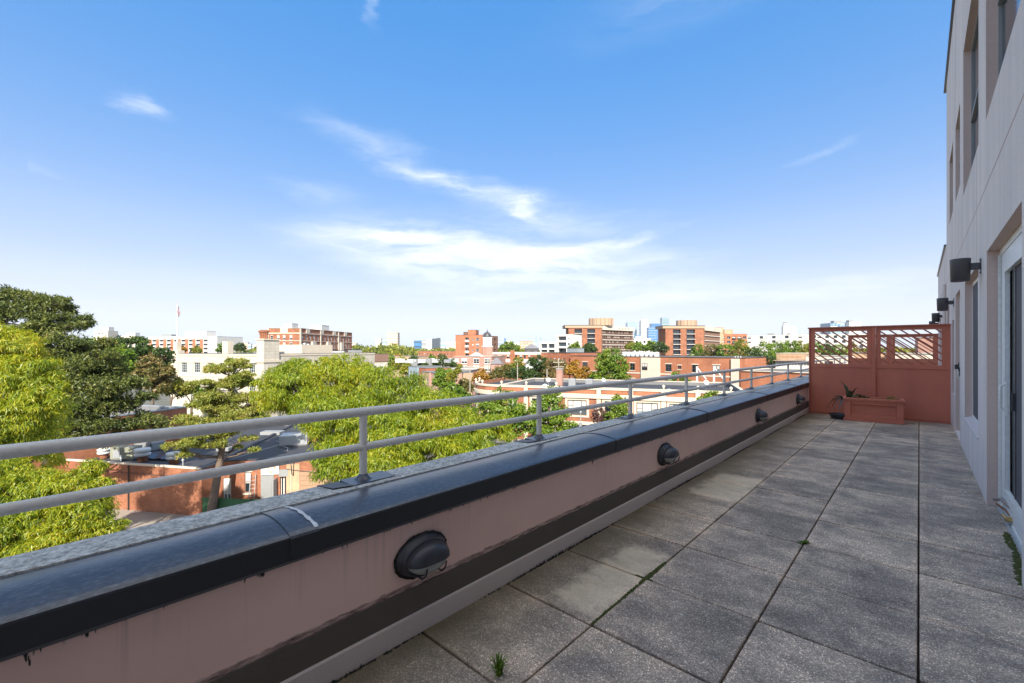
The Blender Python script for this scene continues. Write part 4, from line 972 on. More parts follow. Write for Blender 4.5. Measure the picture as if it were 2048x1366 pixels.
# front face
for u0, u1 in ((362, 374), (387.5, 400), (414, 427), (439, 451), (463, 475), (497, 510)):
    t0, d = tpx(sb, u0); t1, _ = tpx(sb, u1); sb.win('front', t0, ZV(745, d), t1-t0, ZV(725, d)-ZV(745, d), 'art', 'white', 'glass', .22, blind=False)
    sb.win('front', t0, ZV(745, d)-4.6, t1-t0, 2.2, 'art', 'white', 'glass', .22)
for u in (368, 394, 421, 447, 472):
    t0, d = tpx(sb, u); b = MB(); b.lathe([(.001, -.08), (.40, -.08), (.48, -.05), (.48, -.003)], n=18, M=Matrix.Translation((t0, 0, ZV(716, d)-G)) @ Matrix.Rotation(R(-90), 4, 'X') @ Matrix.Scale(-1, 4, (0, 0, 1))); b.build('medallion', 'stone_plain', sb.root)
sb.band('cornice', 'stone_plain', ZS-.34, ZS-.02, .10, ('front', 'right')); sb.band('string_course', 'stone_plain', -4.0, -3.7, .07, ('front', 'right')); sb.band('string_course', 'stone_plain', -1.15, -1.02, .05, ('front',))
for u0, u1 in ((550, 558), (569.5, 577), (580.5, 587.5), (596, 603), (612, 619), (630, 637)):
    t0, d = sb_t = tpx(sb, u0, 'right'); t1, _ = tpx(sb, u1, 'right'); 
    if t0 > 0: sb.win('right', t0, -2.95, max(1.0, t1-t0), 2.05, 'dh', 'bronze', 'glass', .22, blind=False); sb.win('right', t0, -7.4, max(1.0, t1-t0), 2.05, 'dh', 'bronze', 'glass', .22)
sb.finish(.5, .05, 'roof_grey')
def sbox(name, mat, u0, u1, dback, z0, z1, depth):
    t0, _ = tpx(sb, u0); t1, _ = tpx(sb, u1); return sb.part(name, mat, t0, t1, dback, dback+depth, z0, z1)
t0, _ = tpx(sb, 516.5)
sb.part('corner_pylon', 'stone', t0, sb.L+.35, -.35, 3.1, G, 3.15); sb.part('pylon_shoulder', 'stone_plain', t0-.5, sb.L+.5, -.55, 3.4, -1.0, -.55); sb.part('pylon_cap', 'stone_plain', t0-.15, sb.L+.5, -.5, 3.25, 3.152, 3.4)
b = MB(); cx = (t0+sb.L)/2
for dx in (-.75, -.25, .25, .75): b.lathe([(.18, 0), (.24, .3), (.14, .5), (.28, .9), (.22, 1.3), (.3, 1.5), (.05, 1.7)], (cx+dx, .6, 3.4-G), 8)
b.box(cx-1.1, cx+1.1, .3, 1.0, 4.6-G, 4.85-G); b.build('pylon_finial', 'rust', sb.root)
sbox('chimney', 'stone_plain', 425, 436, 2.0, ZS-.5, 3.0, 1.2); sbox('stair_house', 'stone_plain', 452, 520, 10, ZS-.5, 2.4, 9); sbox('low_plant_room', 'roof_grey', 470, 500, 4, ZS-.5, 1.0, 4)
t0, _ = tpx(sb, 343.5); sb.part('corner_pier', 'stone_plain', 0, tpx(sb, 357)[0], -.15, 1.2, G, 1.2)
sb.part('flagpole_plinth', 'stone_plain', .35, .35+1.0, .1, 1.0, 1.202, 3.0)
fx = .85
flg = thing('flagpole', 'tall white flagpole with a limp flag on the corner of the limestone building', 'flagpole', (*off(A, sb.rz, fx, .55), 3.0), sb.rz)
b = MB(); b.tube([(0, 0, 0), (0, 0, 3.5), (0, 0, 7.7)], [.17, .14, .07], 10); b.build('pole', 'white', flg); b = MB(); b.lathe([(.01, -.1), (.12, 0), (.01, .12)], (0, 0, 7.8), 10); b.build('finial', 'brass', flg)
b = MB(); vs = []
for i in range(7):
    for j in range(9): vs.append((.08+.55*i/6*(1-.25*math.sin(j)), .10*math.sin(i*1.7+j*.9), 7.35-2.0*j/8-.45*i/6))
b.add(vs, [(i*9+j, i*9+j+1, (i+1)*9+j+1, (i+1)*9+j) for i in range(6) for j in range(8)], 0, True); b.build('flag', 'flag', flg)
# plant behind the parapet: skylights, flues
def rt(px, py): return off(B, sb.rz, px, py)
q = W(568, 97); sk = thing('roof_skylight', 'rust-red sloping skylight housing behind the limestone parapet', 'skylight', (*q, ZS-.4), sb.rz)
b = MB(); b.add([(-2.6, 0, 0), (2.6, 0, 0), (2.6, 2.2, 0), (-2.6, 2.2, 0), (-3.0, 1.4, 2.0), (2.0, 1.4, 2.0), (2.0, 2.2, 2.0), (-3.0, 2.2, 2.0)], [(0, 1, 5, 4), (1, 2, 6, 5), (2, 3, 7, 6), (3, 0, 4, 7), (4, 5, 6, 7)]); b.build('housing', 'rust', sk)
b = MB(); b.box(-2.55, 2.5, -.05, -.01, 0, .9); b.build('glazing', 'glass', sk)
for i, (u, d, h) in enumerate(((603, 104, 2.2), (609, 105, 2.6), (616, 106, 2.4), (592, 100, 1.6))):
    x, y = W(u, d); b = MB(); b.tube([(0, 0, 0), (0, 0, h)], .28, 10); b.lathe([(.42, h), (.42, h+.15), (.05, h+.4)], n=10); tag(b.build('roof_flue', 'metal', None, (x, y, ZS-.5)), ['first silver flue from the skylight on the limestone roof', 'tallest silver flue on the limestone roof', 'silver flue farthest along the limestone roof', 'short silver flue touching the skylight housing'][i], 'flue', 'silver flues on the limestone roof')

# brown fascia building
A, B = W(657, 113), W(775, 128)
bf = Bld('brown_fascia_building', 'flat building with a plain brown fascia and pale windows behind the big locust tree', A, B, .1, 26, 'cream', 'roof_dark')
bf.row('front', -4.1, 1.5, 1.5, 1, 2.1, 12, style='v', gl='glass_light')
bf.finish(.3, .05, 'roof_dark'); bf.part('fascia', 'brownpanel', -.12, bf.L+.12, -.25, -.005, -2.0, .08); bf.part('side_fascia', 'brownpanel', bf.L+.004, bf.L+.25, 0, 26, -2.0, .08)
bf.topbox('plant_box', 'white', 5, 8.5, 6, 9, 1.2); bf.topbox('plant_box', 'greypanel', 11, 13.5, 5, 8, 1.5)

# ------------------------------------------------------------------ big ornate brick apartment house
A, B = W(543, 193), W(600, 190)
oz = 10.5
ob = Bld('ornate_apartment_house', 'large old seven-storey brick apartment house with cream bands, above the limestone roof', A, B, oz, 80, 'brick_warm', 'roof_grey')
e = W(704, 243); ob.D = math.hypot(e[0]-B[0], e[1]-B[1])
# its side runs to that point: turn the box slightly by choosing the front accordingly
ang = math.atan2(e[1]-B[1], e[0]-B[0])-math.pi/2; ob.rz = ang; ob.root.rotation_euler = (0, 0, ang)
ob.A = off(B, ang, -ob.L, 0); ob.root.location = (*ob.A, G); ob.B = B
for fl in range(7):
    z = oz-5.0-fl*3.25
    for k, x in enumerate((1.1, 4.0, 6.6, 9.6)): ob.win('front', x, z, 1.05, 1.9, 'dh', 'white', 'glass', .15, trim='cream')
    if fl < 6:
        nn = 15
        for k in range(nn): 
            ob.win('right', 1.3+k*(ob.D-3)/nn, z, 1.35, 1.9, 'dh', 'white', 'glass', .15, trim='cream' if k % 2 else None)
ob.band('top_band', 'cream', oz-2.3, oz-1.9, .22); ob.band('middle_band', 'cream', oz-5.5, oz-5.25, .18)
for z in (oz-8.7, oz-12): ob.band('thin_band', 'cream', z, z+.18, .12)
for t in [0, .33, .68]:
    ob.part('pilaster', 'cream', ob.L+.003, ob.L+.3, ob.D*t+(.02 if t else -.2), ob.D*t+.8, G, oz-.1)
ob.part('pilaster', 'cream', -.2, .35, -.24, -.004, G, oz-.1)
ob.part('parapet_tablet', 'cream', ob.L*.40, ob.L*.62, -.28, -.004, oz-2.0, oz+.2)
for k in range(4): ob.part('parapet_tablet', 'cream', ob.L+.004, ob.L+.28, ob.D*(.09+.24*k), ob.D*(.15+.24*k), oz-1.9, oz+.1)
for k in range(3):
    ob.part('bay_window', 'cream', ob.L+.004, ob.L+1.0, ob.D*(.17+.27*k), ob.D*(.17+.27*k)+3.2, G+2, oz-5.6)
ob.finish(.8, .25, 'cream')
ob.topbox('roof_house', 'whitewall', 2, 6, 8, 13, 2.8, roofm='roof_light'); ob.topbox('roof_house', 'whitewall', 3, 9, ob.D*.55, ob.D*.7, 3.2, roofm='roof_light')
A, B = W(523, 197), W(541.5, 194)
ob2 = Bld('corner_wing', 'narrow stepped corner wing left of the ornate brick apartment house', A, B, 8.9, 15, 'brick_tan', 'roof_grey')
for fl in range(6): ob2.win('front', 1.2, 4.8-fl*3.25, .9, 1.9, 'dh'); ob2.win('front', 2.8, 4.8-fl*3.25, .7, 1.9, 'dh')
ob2.band('top_band', 'cream', 6.9, 7.3, .25); ob2.finish(.5, .3, 'cream')

# ------------------------------------------------------------------ white and brick apartment slab, left
A, B = W(296, 338), W(434, 330)
wb = Bld('white_frame_apartments', 'long five-storey apartment block of orange brick panels in a white frame, behind the flagpole', A, B, 11.2, 26, 'whitewall', 'roof_light')
for i in range(8):
    x = 1.5+i*6.2
    for fl in range(5):
        z = 7.3-fl*3.0
        wb.win('front', x+2.2, z, 3.6, 1.6, 'v', 'bronze', 'glass', .5, blind=False)
    wb.part('brick_panel', 'brick_orange', x-.7, x+1.9, -.1, -.004, G, 9.2)
wb.finish(.3, .1, 'whitewall'); wb.topbox('penthouse', 'whitewall', 26, 44, 6, 15, 4.5, roofm='roof_light'); wb.topbox('roof_screen', 'greypanel', 6, 14, 6, 12, 2.0)
A, B = W(436, 420), W(448, 420); q = Bld('far_brick_block', 'small far orange brick block just right of the white framed apartments', A, B, 11.5, 12, 'brick_tan', 'roof_dark'); q.win('front', 1.5, 6, 2, 1.6); q.finish(.3)
for i, (u0, u1, d, zt, lb) in enumerate(((187, 216, 700, 37, 'far beige residential tower rising over the left tree line, with a stepped top'), (241, 270, 800, 32, 'second far beige tower, lower and right of the stepped one'))):
    q = Bld('residential_tower', lb, W(u0, d), W(u1, d), zt-6, 18, 'cream', 'roof_light', group='far towers above the left tree line')
    for fl in range(7):
        for k in range(4): q.win('front', 2+k*5.2, zt-11-fl*4, 3.4, 1.6, 'v', 'white', 'glass')
    q.finish(.3); q.topbox('top_storeys', 'whitewall', q.L*.35, q.L*.95, 2, 12, 6)

# ------------------------------------------------------------------ brick tower with balconies and the domed turret
A, B = W(911, 252), W(969, 250)
H1 = ZV(670, 251)
hb1 = Bld('brick_balcony_tower', 'orange brick tower block with a raised centre and balcony stack, behind the domed turret', A, B, H1, 20, 'brick_orange', 'roof_dark')
for fl in range(6):
    z = H1-3.6-fl*3.05
    t0, _ = tpx(hb1, 930.5); t1, _ = tpx(hb1, 937.5)
    hb1.win('front', t0, z, t1-t0, 2.2, 'v', 'white', 'glass', 1.2, blind=False); hb1.part('balcony', 'whitewall', t0-.1, t1+.1, -.5, -.004, z-.25, z+.75)
    t0, _ = tpx(hb1, 944); hb1.win('front', t0, z+.5, 1.0, .9, 'v'); t0, _ = tpx(hb1, 952); hb1.win('front', t0, z+.3, 1.7, 1.5, 'dh', trim='brick_dark')
hb1.finish(.4, .1, 'roof_dark')
hb1.topbox('lift_house', 'brick_orange', tpx(hb1, 936)[0], tpx(hb1, 952)[0], .02, 8, ZV(659, 251)-H1); hb1.topbox('stair_head', 'brick_dark', tpx(hb1, 926)[0], tpx(hb1, 935)[0], 1, 6, 2.0)
A, B = W(969.3, 251), W(996, 262)
hb3 = Bld('balcony_wing', 'darker brick wing with stacked open balconies behind the domed turret', A, B, ZV(672, 255), 16, 'brick_dark', 'roof_dark')
for fl in range(6):
    for k in (.45, .72): hb3.win('front', hb3.L*k, ZV(672, 255)-3.3-fl*3.05, 1.7, 2.0, 'v', 'bronze', 'glass', .9, blind=False)
hb3.finish(.3, .1, 'brick_dark'); hb3.topbox('roof_stub', 'brick_dark', 4.5, 6.5, 1, 4, 1.8)
dt = thing('domed_turret', 'white square belfry with a dark dome on a brick tower', 'church tower', (*W(974.5, 182), G), TH+.1)
zb, zm, zt = ZV(694, 182)-G, ZV(676, 182)-G, ZV(663, 182)-G
b = MB(); b.box(-2.0, 2.0, -2.0, 2.0, 0, zb); b.build('brick_shaft', 'brick_pink', dt)
b = MB(); b.box(-2.2, 2.2, -2.2, 2.2, zb+.002, zb+.3); b.box(-1.75, 1.75, -1.75, 1.75, zb+.302, zm); b.box(-1.95, 1.95, -1.95, 1.95, zm+.002, zm+.25); b.build('belfry', 'white', dt)
for sx_ in (-.62, .62):
    b = MB(); b.box(sx_-.22, sx_+.22, -1.80, -1.755, zm-2.7, zm-.8); b.build('louvre', 'greypanel', dt)
b = MB(); rr = 1.7; b.lathe([(rr, zm+.25), (rr*1.02, zm+.7), (rr*.93, zm+1.3), (rr*.72, zm+1.9), (rr*.4, zm+2.35), (rr*.16, zm+2.6), (.12, zm+3.2), (.02, zm+3.9)], n=16); b.build('dome', 'bronze', dt)
# pink brick hall
A, B = W(908, 150), W(983, 146)
ph = Bld('pink_brick_hall', 'pink-red brick hall with large white windows below the domed turret', A, B, ZV(713, 148), 15, 'brick_pink', 'roof_dark')
for k, u in enumerate((923, 947, 969)):
    t0, _ = tpx(ph, u); ph.win('front', t0, ZV(727, 148), 2.0, 1.5, 'cross', 'white', 'glass', .12, trim='white'); ph.win('front', t0, ZV(742, 148), 2.0, 1.6, 'cross', 'white', 'glass', .12, trim='white')
ph.band('string_course', 'cream', ZV(735, 148), ZV(733.5, 148), .1, ('front',)); ph.finish(.4, .15, 'cream')
b = MB(); x0 = tpx(ph, 950)[0]; b.add([(x0-2.0, -.3, ph.H+.1), (x0+2.0, -.3, ph.H+.1), (x0, -.3, ph.H+1.3), (x0-2.0, 3, ph.H+.1), (x0+2.0, 3, ph.H+.1), (x0, 3, ph.H+1.3)], [(0, 1, 2), (1, 4, 5, 2), (3, 0, 2, 5), (3, 5, 4)]); b.build('pediment', 'white', ph.root)
# long white over brick building
A, B = W(985, 205), W(1082, 190)
lw = Bld('white_upper_building', 'long building with a white upper storey over orange brick, right of the domed turret', A, B, ZV(705, 197), 15, 'brick_orange', 'roof_light')
zz = ZV(705, 197)
for k in range(9): lw.win('front', 1.2+k*2.3, zz-2.6, 1.0 if k % 3 else 1.5, 1.5, 'dh', 'bronze', 'glass', .15)
for k in range(6): lw.win('front', 1.5+k*3.6, zz-6.6, 1.2, 1.3, 'dh')
lw.finish(.3, .1, 'whitewall')
b = MB(); b.box(0, 1, 0, 1, 0, 1)
lw.part('white_band', 'whitewall', 0, lw.L, -.09, -.004, zz-.9, zz); lw.part('white_band', 'whitewall', 0, lw.L, -.09, -.004, zz-4.4, zz-2.9); lw.part('brick_bay', 'brick_orange', lw.L*.40, lw.L*.48, -.6, -.1, G, zz+.9)
# small grey hipped roof pavilion and far grid block
def gable(name, label, u0, u1, d, zeave, zridge, depth, wall, roof, cat='house', hip=False, drop=0):
    A, B = W(u0, d), W(u1, d-drop); L = math.hypot(B[0]-A[0], B[1]-A[1]); rz = math.atan2(B[1]-A[1], B[0]-A[0]); t = thing(name, label, cat, (*A, G), rz)
    e, r = zeave-G, zridge-G
    b = MB(); b.box(0, L, 0, depth, 0, e)
    if not hip: b.add([(0, 0, e), (L, 0, e), (L/2, 0, r)], [(0, 1, 2)]); b.add([(0, depth, e), (L/2, depth, r), (L, depth, e)], [(0, 1, 2)])
    b.build('wall', wall, t)
    b = MB(); o = .3
    if hip: b.add([(-o, -o, e), (L+o, -o, e), (L+o, depth+o, e), (-o, depth+o, e), (L*.4, depth*.45, r), (L*.6, depth*.45, r), (L*.6, depth*.55, r), (L*.4, depth*.55, r)], [(0, 1, 5, 4), (1, 2, 6, 5), (2, 3, 7, 6), (3, 0, 4, 7), (4, 5, 6, 7)])
    else:
        b.add([(-o, -o, e-.12), (L/2, -o, r+.05), (L/2, depth+o, r+.05), (-o, depth+o, e-.12)], [(0, 1, 2, 3)]); b.add([(L+o, -o, e-.12), (L/2, -o, r+.05), (L/2, depth+o, r+.05), (L+o, depth+o, e-.12)], [(0, 3, 2, 1)])
        b.add([(-o, -o, e-.12), (L/2, -o, r+.05), (L/2, -o, r+.3), (-o, -o, e+.12)], [(0, 1, 2, 3)]); b.add([(L+o, -o, e-.12), (L/2, -o, r+.05), (L/2, -o, r+.3), (L+o, -o, e+.12)], [(0, 3, 2, 1)])
    b.build('roof', roof, t)
    fm, gm_, _ = win_mesh(.9, 1.3, 'dh', 'white', 'glass')
    if not hip:
        w = link(fm, 'window', t, (L/2-.45, -.035, e-.1)); link(gm_, 'pane', w)
    for k in range(max(1, int(L//3))):
        w = link(fm, 'window', t, ((k+.5)*L/max(1, int(L//3))-.45, -.035, e-2.6)); link(gm_, 'pane', w)
    return t
gable('hipped_pavilion', 'grey hipped roof with dark eaves above the long white building', 1050, 1078, 215, ZV(697, 215), ZV(688, 215), 10, 'bronze', 'slate', 'building', True)
gable('gabled_house', 'white gabled house end among trees, in front of the long white building', 1051, 1072, 128, ZV(732, 128), ZV(719.5, 128), 12, 'white', 'roof_grey')
gable('grey_roof_house', 'low house with a broad grey pitched roof beside the pink brick hall', 982, 1003, 140, ZV(728, 140), ZV(716, 140), 9, 'brick_pink', 'slate', 'house', True)
A, B = W(1040, 520), W(1066, 520); q = Bld('brick_grid_block', 'far orange brick block with a regular white grid, left of the white terraced flats', A, B, ZV(682, 520), 14, 'brick_tan', 'roof_light')
for fl in range(4):
    for k in range(5): q.win('front', 1.2+k*2.9, ZV(682, 520)-3.5-fl*3, 1.8, 1.8, 'v', 'white', 'glass_light')
q.finish(.3)
# white terraced flats
A, B = W(1080, 232), W(1113, 228)
tf = Bld('white_terraced_flats', 'white modern flats with deep open balconies left of the brick slab tower', A, B, ZV(684, 230), 14, 'whitewall', 'roof_light')
for fl in range(4):
    for k in range(2): tf.win('front', .6+k*4.1, ZV(684, 230)-3.1-fl*3.1, 3.4, 2.2, 'v', 'bronze', 'glass', 1.0, blind=False)
tf.finish(.5, .1, 'whitewall')
A, B = W(1113.3, 227), W(1146, 223)
tf2 = Bld('white_terraced_flats', 'taller white stepped flats with open balconies touching the brick slab tower', A, B, ZV(669, 225), 14, 'whitewall', 'roof_light')
for fl in range(5): tf2.win('front', .8, ZV(669, 225)-3.0-fl*3.0, 4.4, 2.1, 'v', 'bronze', 'glass', 1.4, blind=False); tf2.win('front', 5.9, ZV(669, 225)-2.6-fl*3.0, 1.2, 1.4, 'v')
tf2.finish(.4, .1, 'whitewall')

# ------------------------------------------------------------------ two brick slab towers
def slab_tower(name, label, uA, uB, d, uL, uR, vtop, cols_, wing, drop, pent):
    A, B = W(uA, d), W(uB, d-drop); zt = ZV(vtop, d); t = Bld(name, label, A, B, zt-1.6, 13, 'brick_warm', 'roof_dark')
    for (c0_, c1_) in cols_:
        t0, _ = tpx(t, c0_); t1, _ = tpx(t, c1_)
        for fl in range(7):
            z = zt-1.9-2.75-fl*3.0
            t.win('front', t0, z, t1-t0, 2.5, 'v', 'bronze', 'glass', 1.3, blind=False)
            t.part('balcony', 'whitewall', t0-.05, t1+.05, -.7, -.004, z-.28, z-.05)
            b = MB()
            for k in range(9): x = t0+(t1-t0)*k/8; b.box(x-.02, x+.02, -.68, -.64, z-.05-G, z+.75-G)
            b.box(t0, t1, -.69, -.63, z+.752-G, z+.80-G); b.build('railing', 'bronze', t.root)
    t.finish(.2, .05, 'roof_dark')
    o = .5
    t.part('roof_fascia', 'tan', -(tpx(t, uA)[0]-tpx(t, uL)[0]), t.L+.2, -o, 13, zt-1.55, zt-.1); t.part('roof_slab', 'roof_dark', -(tpx(t, uA)[0]-tpx(t, uL)[0])-.2, t.L+.4, -o-.2, 13.2, zt-.098, zt+.1)
    # penthouse
    p0, p1 = tpx(t, pent[0])[0], tpx(t, pent[1])[0]
    b = MB(); h = ZV(pent[2], d+6)-zt; n = 10; r = (p1-p0)/2
    poly = [(p0+r+r*math.cos(math.pi*2*k/n+.3), 6.5+r*.7*math.sin(math.pi*2*k/n+.3)) for k in range(n)]
    b.prism(poly, zt+.1-G, zt+h-G); b.build('penthouse', 'tan', t.root)
    b = MB()
    for k in range(18):
        a = math.pi*2*k/18; x, y = p0+r+r*.97*math.cos(a), 6.5+r*.68*math.sin(a); b.box(x-.12, x+.12, y-.12, y+.12, zt+.1-G, zt+h+.05-G)
    b.build('cladding_rib', 'brownpanel', t.root)
    # curved wing with strip windows
    w0, w1 = W(*wing[0]), W(*wing[1]); q = Bld('tower_wing', 'pale ribbon-windowed wing attached to the '+label.split(' of')[0]+' slab tower', w0, w1, zt-.3, 16, 'brownpanel', 'roof_dark')
    root = q.root
    for fl in range(7):
        z = zt-.3-4.9-fl*3.0
        q.row('front', z, 1.45, 2.15, .4, 1.6, int((q.L-.6)/1.6), style='dh', fr='bronze', gl='glass', blind=None, depth=.6)
        q.part('floor_slab', 'whitewall', -.1, q.L+.3, -.5, -.004, z-.5, z-.2)
    q.part('tan_fascia', 'cream', -.5, q.L+.6, -.9, -.004, zt-2.6, zt-.2); q.finish(.2, .6, 'roof_dark')
    for k in range(4): q.part('fascia_slot', 'bronze', q.L*(.5+.1*k), q.L*(.5+.1*k)+.5, -.95, -.901, zt-2.0, zt-.8)
    return t
slab_tower('brick_slab_tower', 'left one of two brick slab towers, with balcony stacks and a tan penthouse', 1137, 1203, 262, 1130, 1203, 650.5, ((1149, 1164), (1174.5, 1190)), ((1204.5, 264), (1266, 285)), 0, (1181, 1232, 637))
slab_tower('brick_slab_tower', 'right one of two brick slab towers, with balcony stacks, seen over the railing', 1331, 1408, 258, 1325, 1408, 651.5, ((1346, 1361), (1373, 1390)), ((1409.5, 262), (1440, 290)), 0, (1361, 1403, 641))
# brick flats right of them, white long building, white water tower
A, B = W(1441, 300), W(1494, 300)
q = Bld('brick_flats', 'brick flats with small dark balconies right of the second slab tower', A, B, ZV(668, 300), 14, 'brick_orange', 'roof_light')
for fl in range(5):
    for k in (.04, .25, .45, .66, .85): q.win('front', q.L*k, ZV(668, 300)-3.3-fl*3, 2.2, 1.7, 'v', 'white', 'glass', .6)
    for k in (.44, .65): q.part('balcony', 'bronze', q.L*k-.2, q.L*k+2.6, -1.0, -.004, ZV(668, 300)-3.5-fl*3, ZV(668, 300)-2.7-fl*3)
q.finish(.3); q.topbox('roof_house', 'brick_tan', 4, 10, 3, 8, 3.4)
A, B = W(1426, 292), W(1447, 292); q = Bld('tan_stair_tower', 'tan block top between the second slab tower and the brick flats', A, B, ZV(655, 292), 12, 'brick_tan', 'roof_dark')
for k in range(3): q.win('front', 3.2, ZV(655, 292)-2.6-k*3, 1.5, 1.6, 'v')
q.finish(.3)
A, B = W(1480, 380), W(1640, 340)
q = Bld('long_white_building', 'long low white building behind the tree belt, near the red screen', A, B, ZV(669.5, 360), 20, 'whitewall', 'roof_light')
for k in range(7): q.win('front', 6+k*9.2, ZV(669.5, 360)-3.0, 2.6, 2.2, 'v', 'bronze', 'glass', .2); q.win('front', 6+k*9.2, ZV(669.5, 360)-6.6, 2.6, 2.2, 'v', 'bronze', 'glass', .2)
q.finish(.3); q.topbox('roof_plant', 'greypanel', 20, 24, 4, 8, 1.5); q.topbox('roof_plant', 'greypanel', 34, 36, 4, 8, 1.5)
wt_ = thing('white_stack', 'round white stack beside a white block on the skyline left of the red screen', 'tower', (*W(1571, 395), G), 0)
b = MB(); hh = ZV(646, 395)-G; b.lathe([(2.9, 0), (2.9, hh-5), (2.2, hh-1.5), (1.9, hh)], n=18); b.build('shaft', 'whitewall', wt_); b = MB(); b.lathe([(1.7, hh), (1.7, hh+.5), (.1, hh+.6)], n=14); b.build('cap', 'roof_dark', wt_)
A, B = W(1577, 392), W(1593, 392); q = Bld('white_block', 'plain white block attached to the round white stack', A, B, ZV(653, 392), 10, 'whitewall', 'roof_light'); q.win('front', 2, 10, 1.5, 1.5); q.finish(.3)
A, B = W(1198, 330), W(1256, 325)
q = Bld('white_low_block', 'low pale block between the two brick slab towers, behind trees', W(1268, 330), W(1302, 330), ZV(677, 330), 12, 'whitewall', 'roof_light')
for k in range(4): q.win('front', 1.2+k*2.9, ZV(677, 330)-3.4, 1.6, 1.8, 'v', 'bronze', 'glass', .3)
q.finish(.3)

# ------------------------------------------------------------------ long orange brick building, mid right
A, B = W(1141, 120), W(1489, 89)
zq = ZV(711.8, 120)
lq = Bld('long_orange_brick_building', 'long three-storey orange brick building with white window pairs and two white bays', A, B, zq, 20, 'brick_orange', 'roof_dark')
for (u0, u1, ty) in ((1148, 1155, 'dh'), (1165, 1175, 'dh'), (1259.5, 1269.5, 'dh2'), (1331, 1343, 'dh2'), (1384, 1396, 'dh2'), (1425.5, 1440, 'dh2')):
    t0, d = tpx(lq, u0); t1, _ = tpx(lq, u1)
    for k in range(3): lq.win('front', t0, -3.55-k*3.7, t1-t0, 1.65, ty, 'bronze' if k == 0 else 'white', 'glass', .15, trim='cream')
t0, d = tpx(lq, 1355.5); lq.win('front', t0, -2.95, .8, .8, 'v', 'brick_dark', 'glass', .15, trim='cream')
lq.band('stone_band', 'cream', -4.35, -4.05, .09, ('front',))
for u0, u1 in ((1283, 1321), (1463, 1480)):
    t0, d = tpx(lq, u0); t1, _ = tpx(lq, u1)
    o = lq.part('white_bay', 'cream', t0, t1, -.35, -.092, G, zq-.15)
    if u0 < 1300:
        fm, gm_, bm_ = win_mesh(1.35, 1.6, 'dh2', 'bronze', 'glass')
        for k in range(2): w = link(fm, 'window', lq.root, (t0+.35, -.39, -3.4-G-k*3.7)); link(gm_, 'pane', w); link(bm_, 'blind', w)
        b = MB(); b.box(-.0, .001, -.3, 0, 0, 1)
lq.finish(.25, .12, 'roof_dark')
for i in range(8):
    x, y = W(1249+i*9.2, 124-i*1.6); t = thing('condenser_unit', ['first', 'second', 'third', 'fourth', 'fifth', 'sixth', 'seventh', 'eighth'][i]+' white condenser from the big green tree, in the row on the long brick roof', 'rooftop unit', (x, y, zq-.2), lq.rz+.1, 'row of white condensers on the long brick building')
    b = MB(); b.bbox(-.5, .5, -.45, .45, 0, 1.25, .03); b.build('casing', 'white', t); b = MB(); b.lathe([(.34, 0), (.34, .08), (.05, .1)], (0, 0, 1.25), 12); b.build('fan_guard', 'greypanel', t)
for i in range(3):
    x, y = W(1470+i*5.6, 92); b = MB(); b.tube([(0, 0, 0), (0, 0, .45), (0, 0, .5)], [.16, .16, .22], 8); tag(b.build('roof_cowl', 'white', None, (x, y, zq-.1)), ['first', 'middle', 'last'][i]+' white roof cowl of three at the right end of the long brick roof', 'vent', 'three cowls on the long brick roof')
A, B = W(1095, 128), W(1140, 121.5)
q = Bld('brown_brick_building', 'brown brick building with arched dark windows left of the long orange one', A, B, ZV(705.5, 124), 14, 'brick_red', 'roof_grey')
for k in range(4): q.win('front', .8+k*1.7, ZV(705.5, 124)-3.2, .7, 1.7, 'dh', 'white', 'glass', .15)
q.finish(.3, .15, 'roof_dark'); q.topbox('water_tank', 'bluecoping', q.L*.35, q.L*.8, 5, 8, 1.5)

# ------------------------------------------------------------------ curved two-storey brick and limestone block
ZR = -4.05
A, B = W(1000, 67.8), W(1492, 56)
cb = Bld('curved_shop_block', 'two-storey brick and cream stone shop block with urns along its parapet', A, B, ZR, 17, 'brick_warm', 'roof_dark')
pil = [1052, 1112, 1197.6, 1262, 1327, 1396, 1462]
pil_t = [tpx(cb, u)[0] for u in pil]
for i in range(len(pil_t)-1):
    a, c = pil_t[i], pil_t[i+1]; m_ = (a+c)/2; w = 2.75
    if i == 1: w = 2.75
    cb.win('front', m_-w/2, -7.95, w, 2.1, 'tri', 'bronze', 'glass_light' if i % 2 else 'glass', .18, blind=(i in (1, 3, 4)))
    b = MB(); x0, x1 = m_-w/2-.35, m_+w/2+.35
    b.box(x0, x1, -.09, -.004, -5.83-G, -5.55-G); b.box(x0, x0+.33, -.08, -.004, -8.0-G, -5.835-G); b.box(x1-.33, x1, -.08, -.004, -8.0-G, -5.835-G); b.box(x0, x1, -.12, -.004, -8.25-G, -8.005-G); b.build('window_surround', 'stone_plain', cb.root)
    cb.part('parapet_panel', 'brick_orange', a+.45, c-.45, -.05, -.004, -4.85, -4.30)
    cb.win('front', a+.8, -11.7, c-a-1.6, 2.35, 'v', 'bronze', 'glass', .3, blind=False)
    cb.part('shop_lintel', 'stone_plain', a+.3, c-.3, -.10, -.004, -9.3, -8.85)
# the stretch left of the first pilaster
cb.win('front', 1.2, -7.95, 1.6, 2.1, 'dh2', 'white', 'glass', .18); cb.part('parapet_panel', 'brick_orange', .3, pil_t[0]-.45, -.05, -.004, -4.85, -4.30)
for t in pil_t: cb.part('pilaster', 'stone_plain', t-.30, t+.30, -.14, -.004, -12, -4.0)
cb.band('cornice', 'stone_plain', -5.5, -5.08, .30, ('front',)); cb.band('parapet_rail', 'stone_plain', -4.28, -4.07, .16, ('front',)); cb.band('parapet_foot', 'stone_plain', -5.06, -4.9, .12, ('front',))
cb.finish(.55, .18, 'stone_plain')
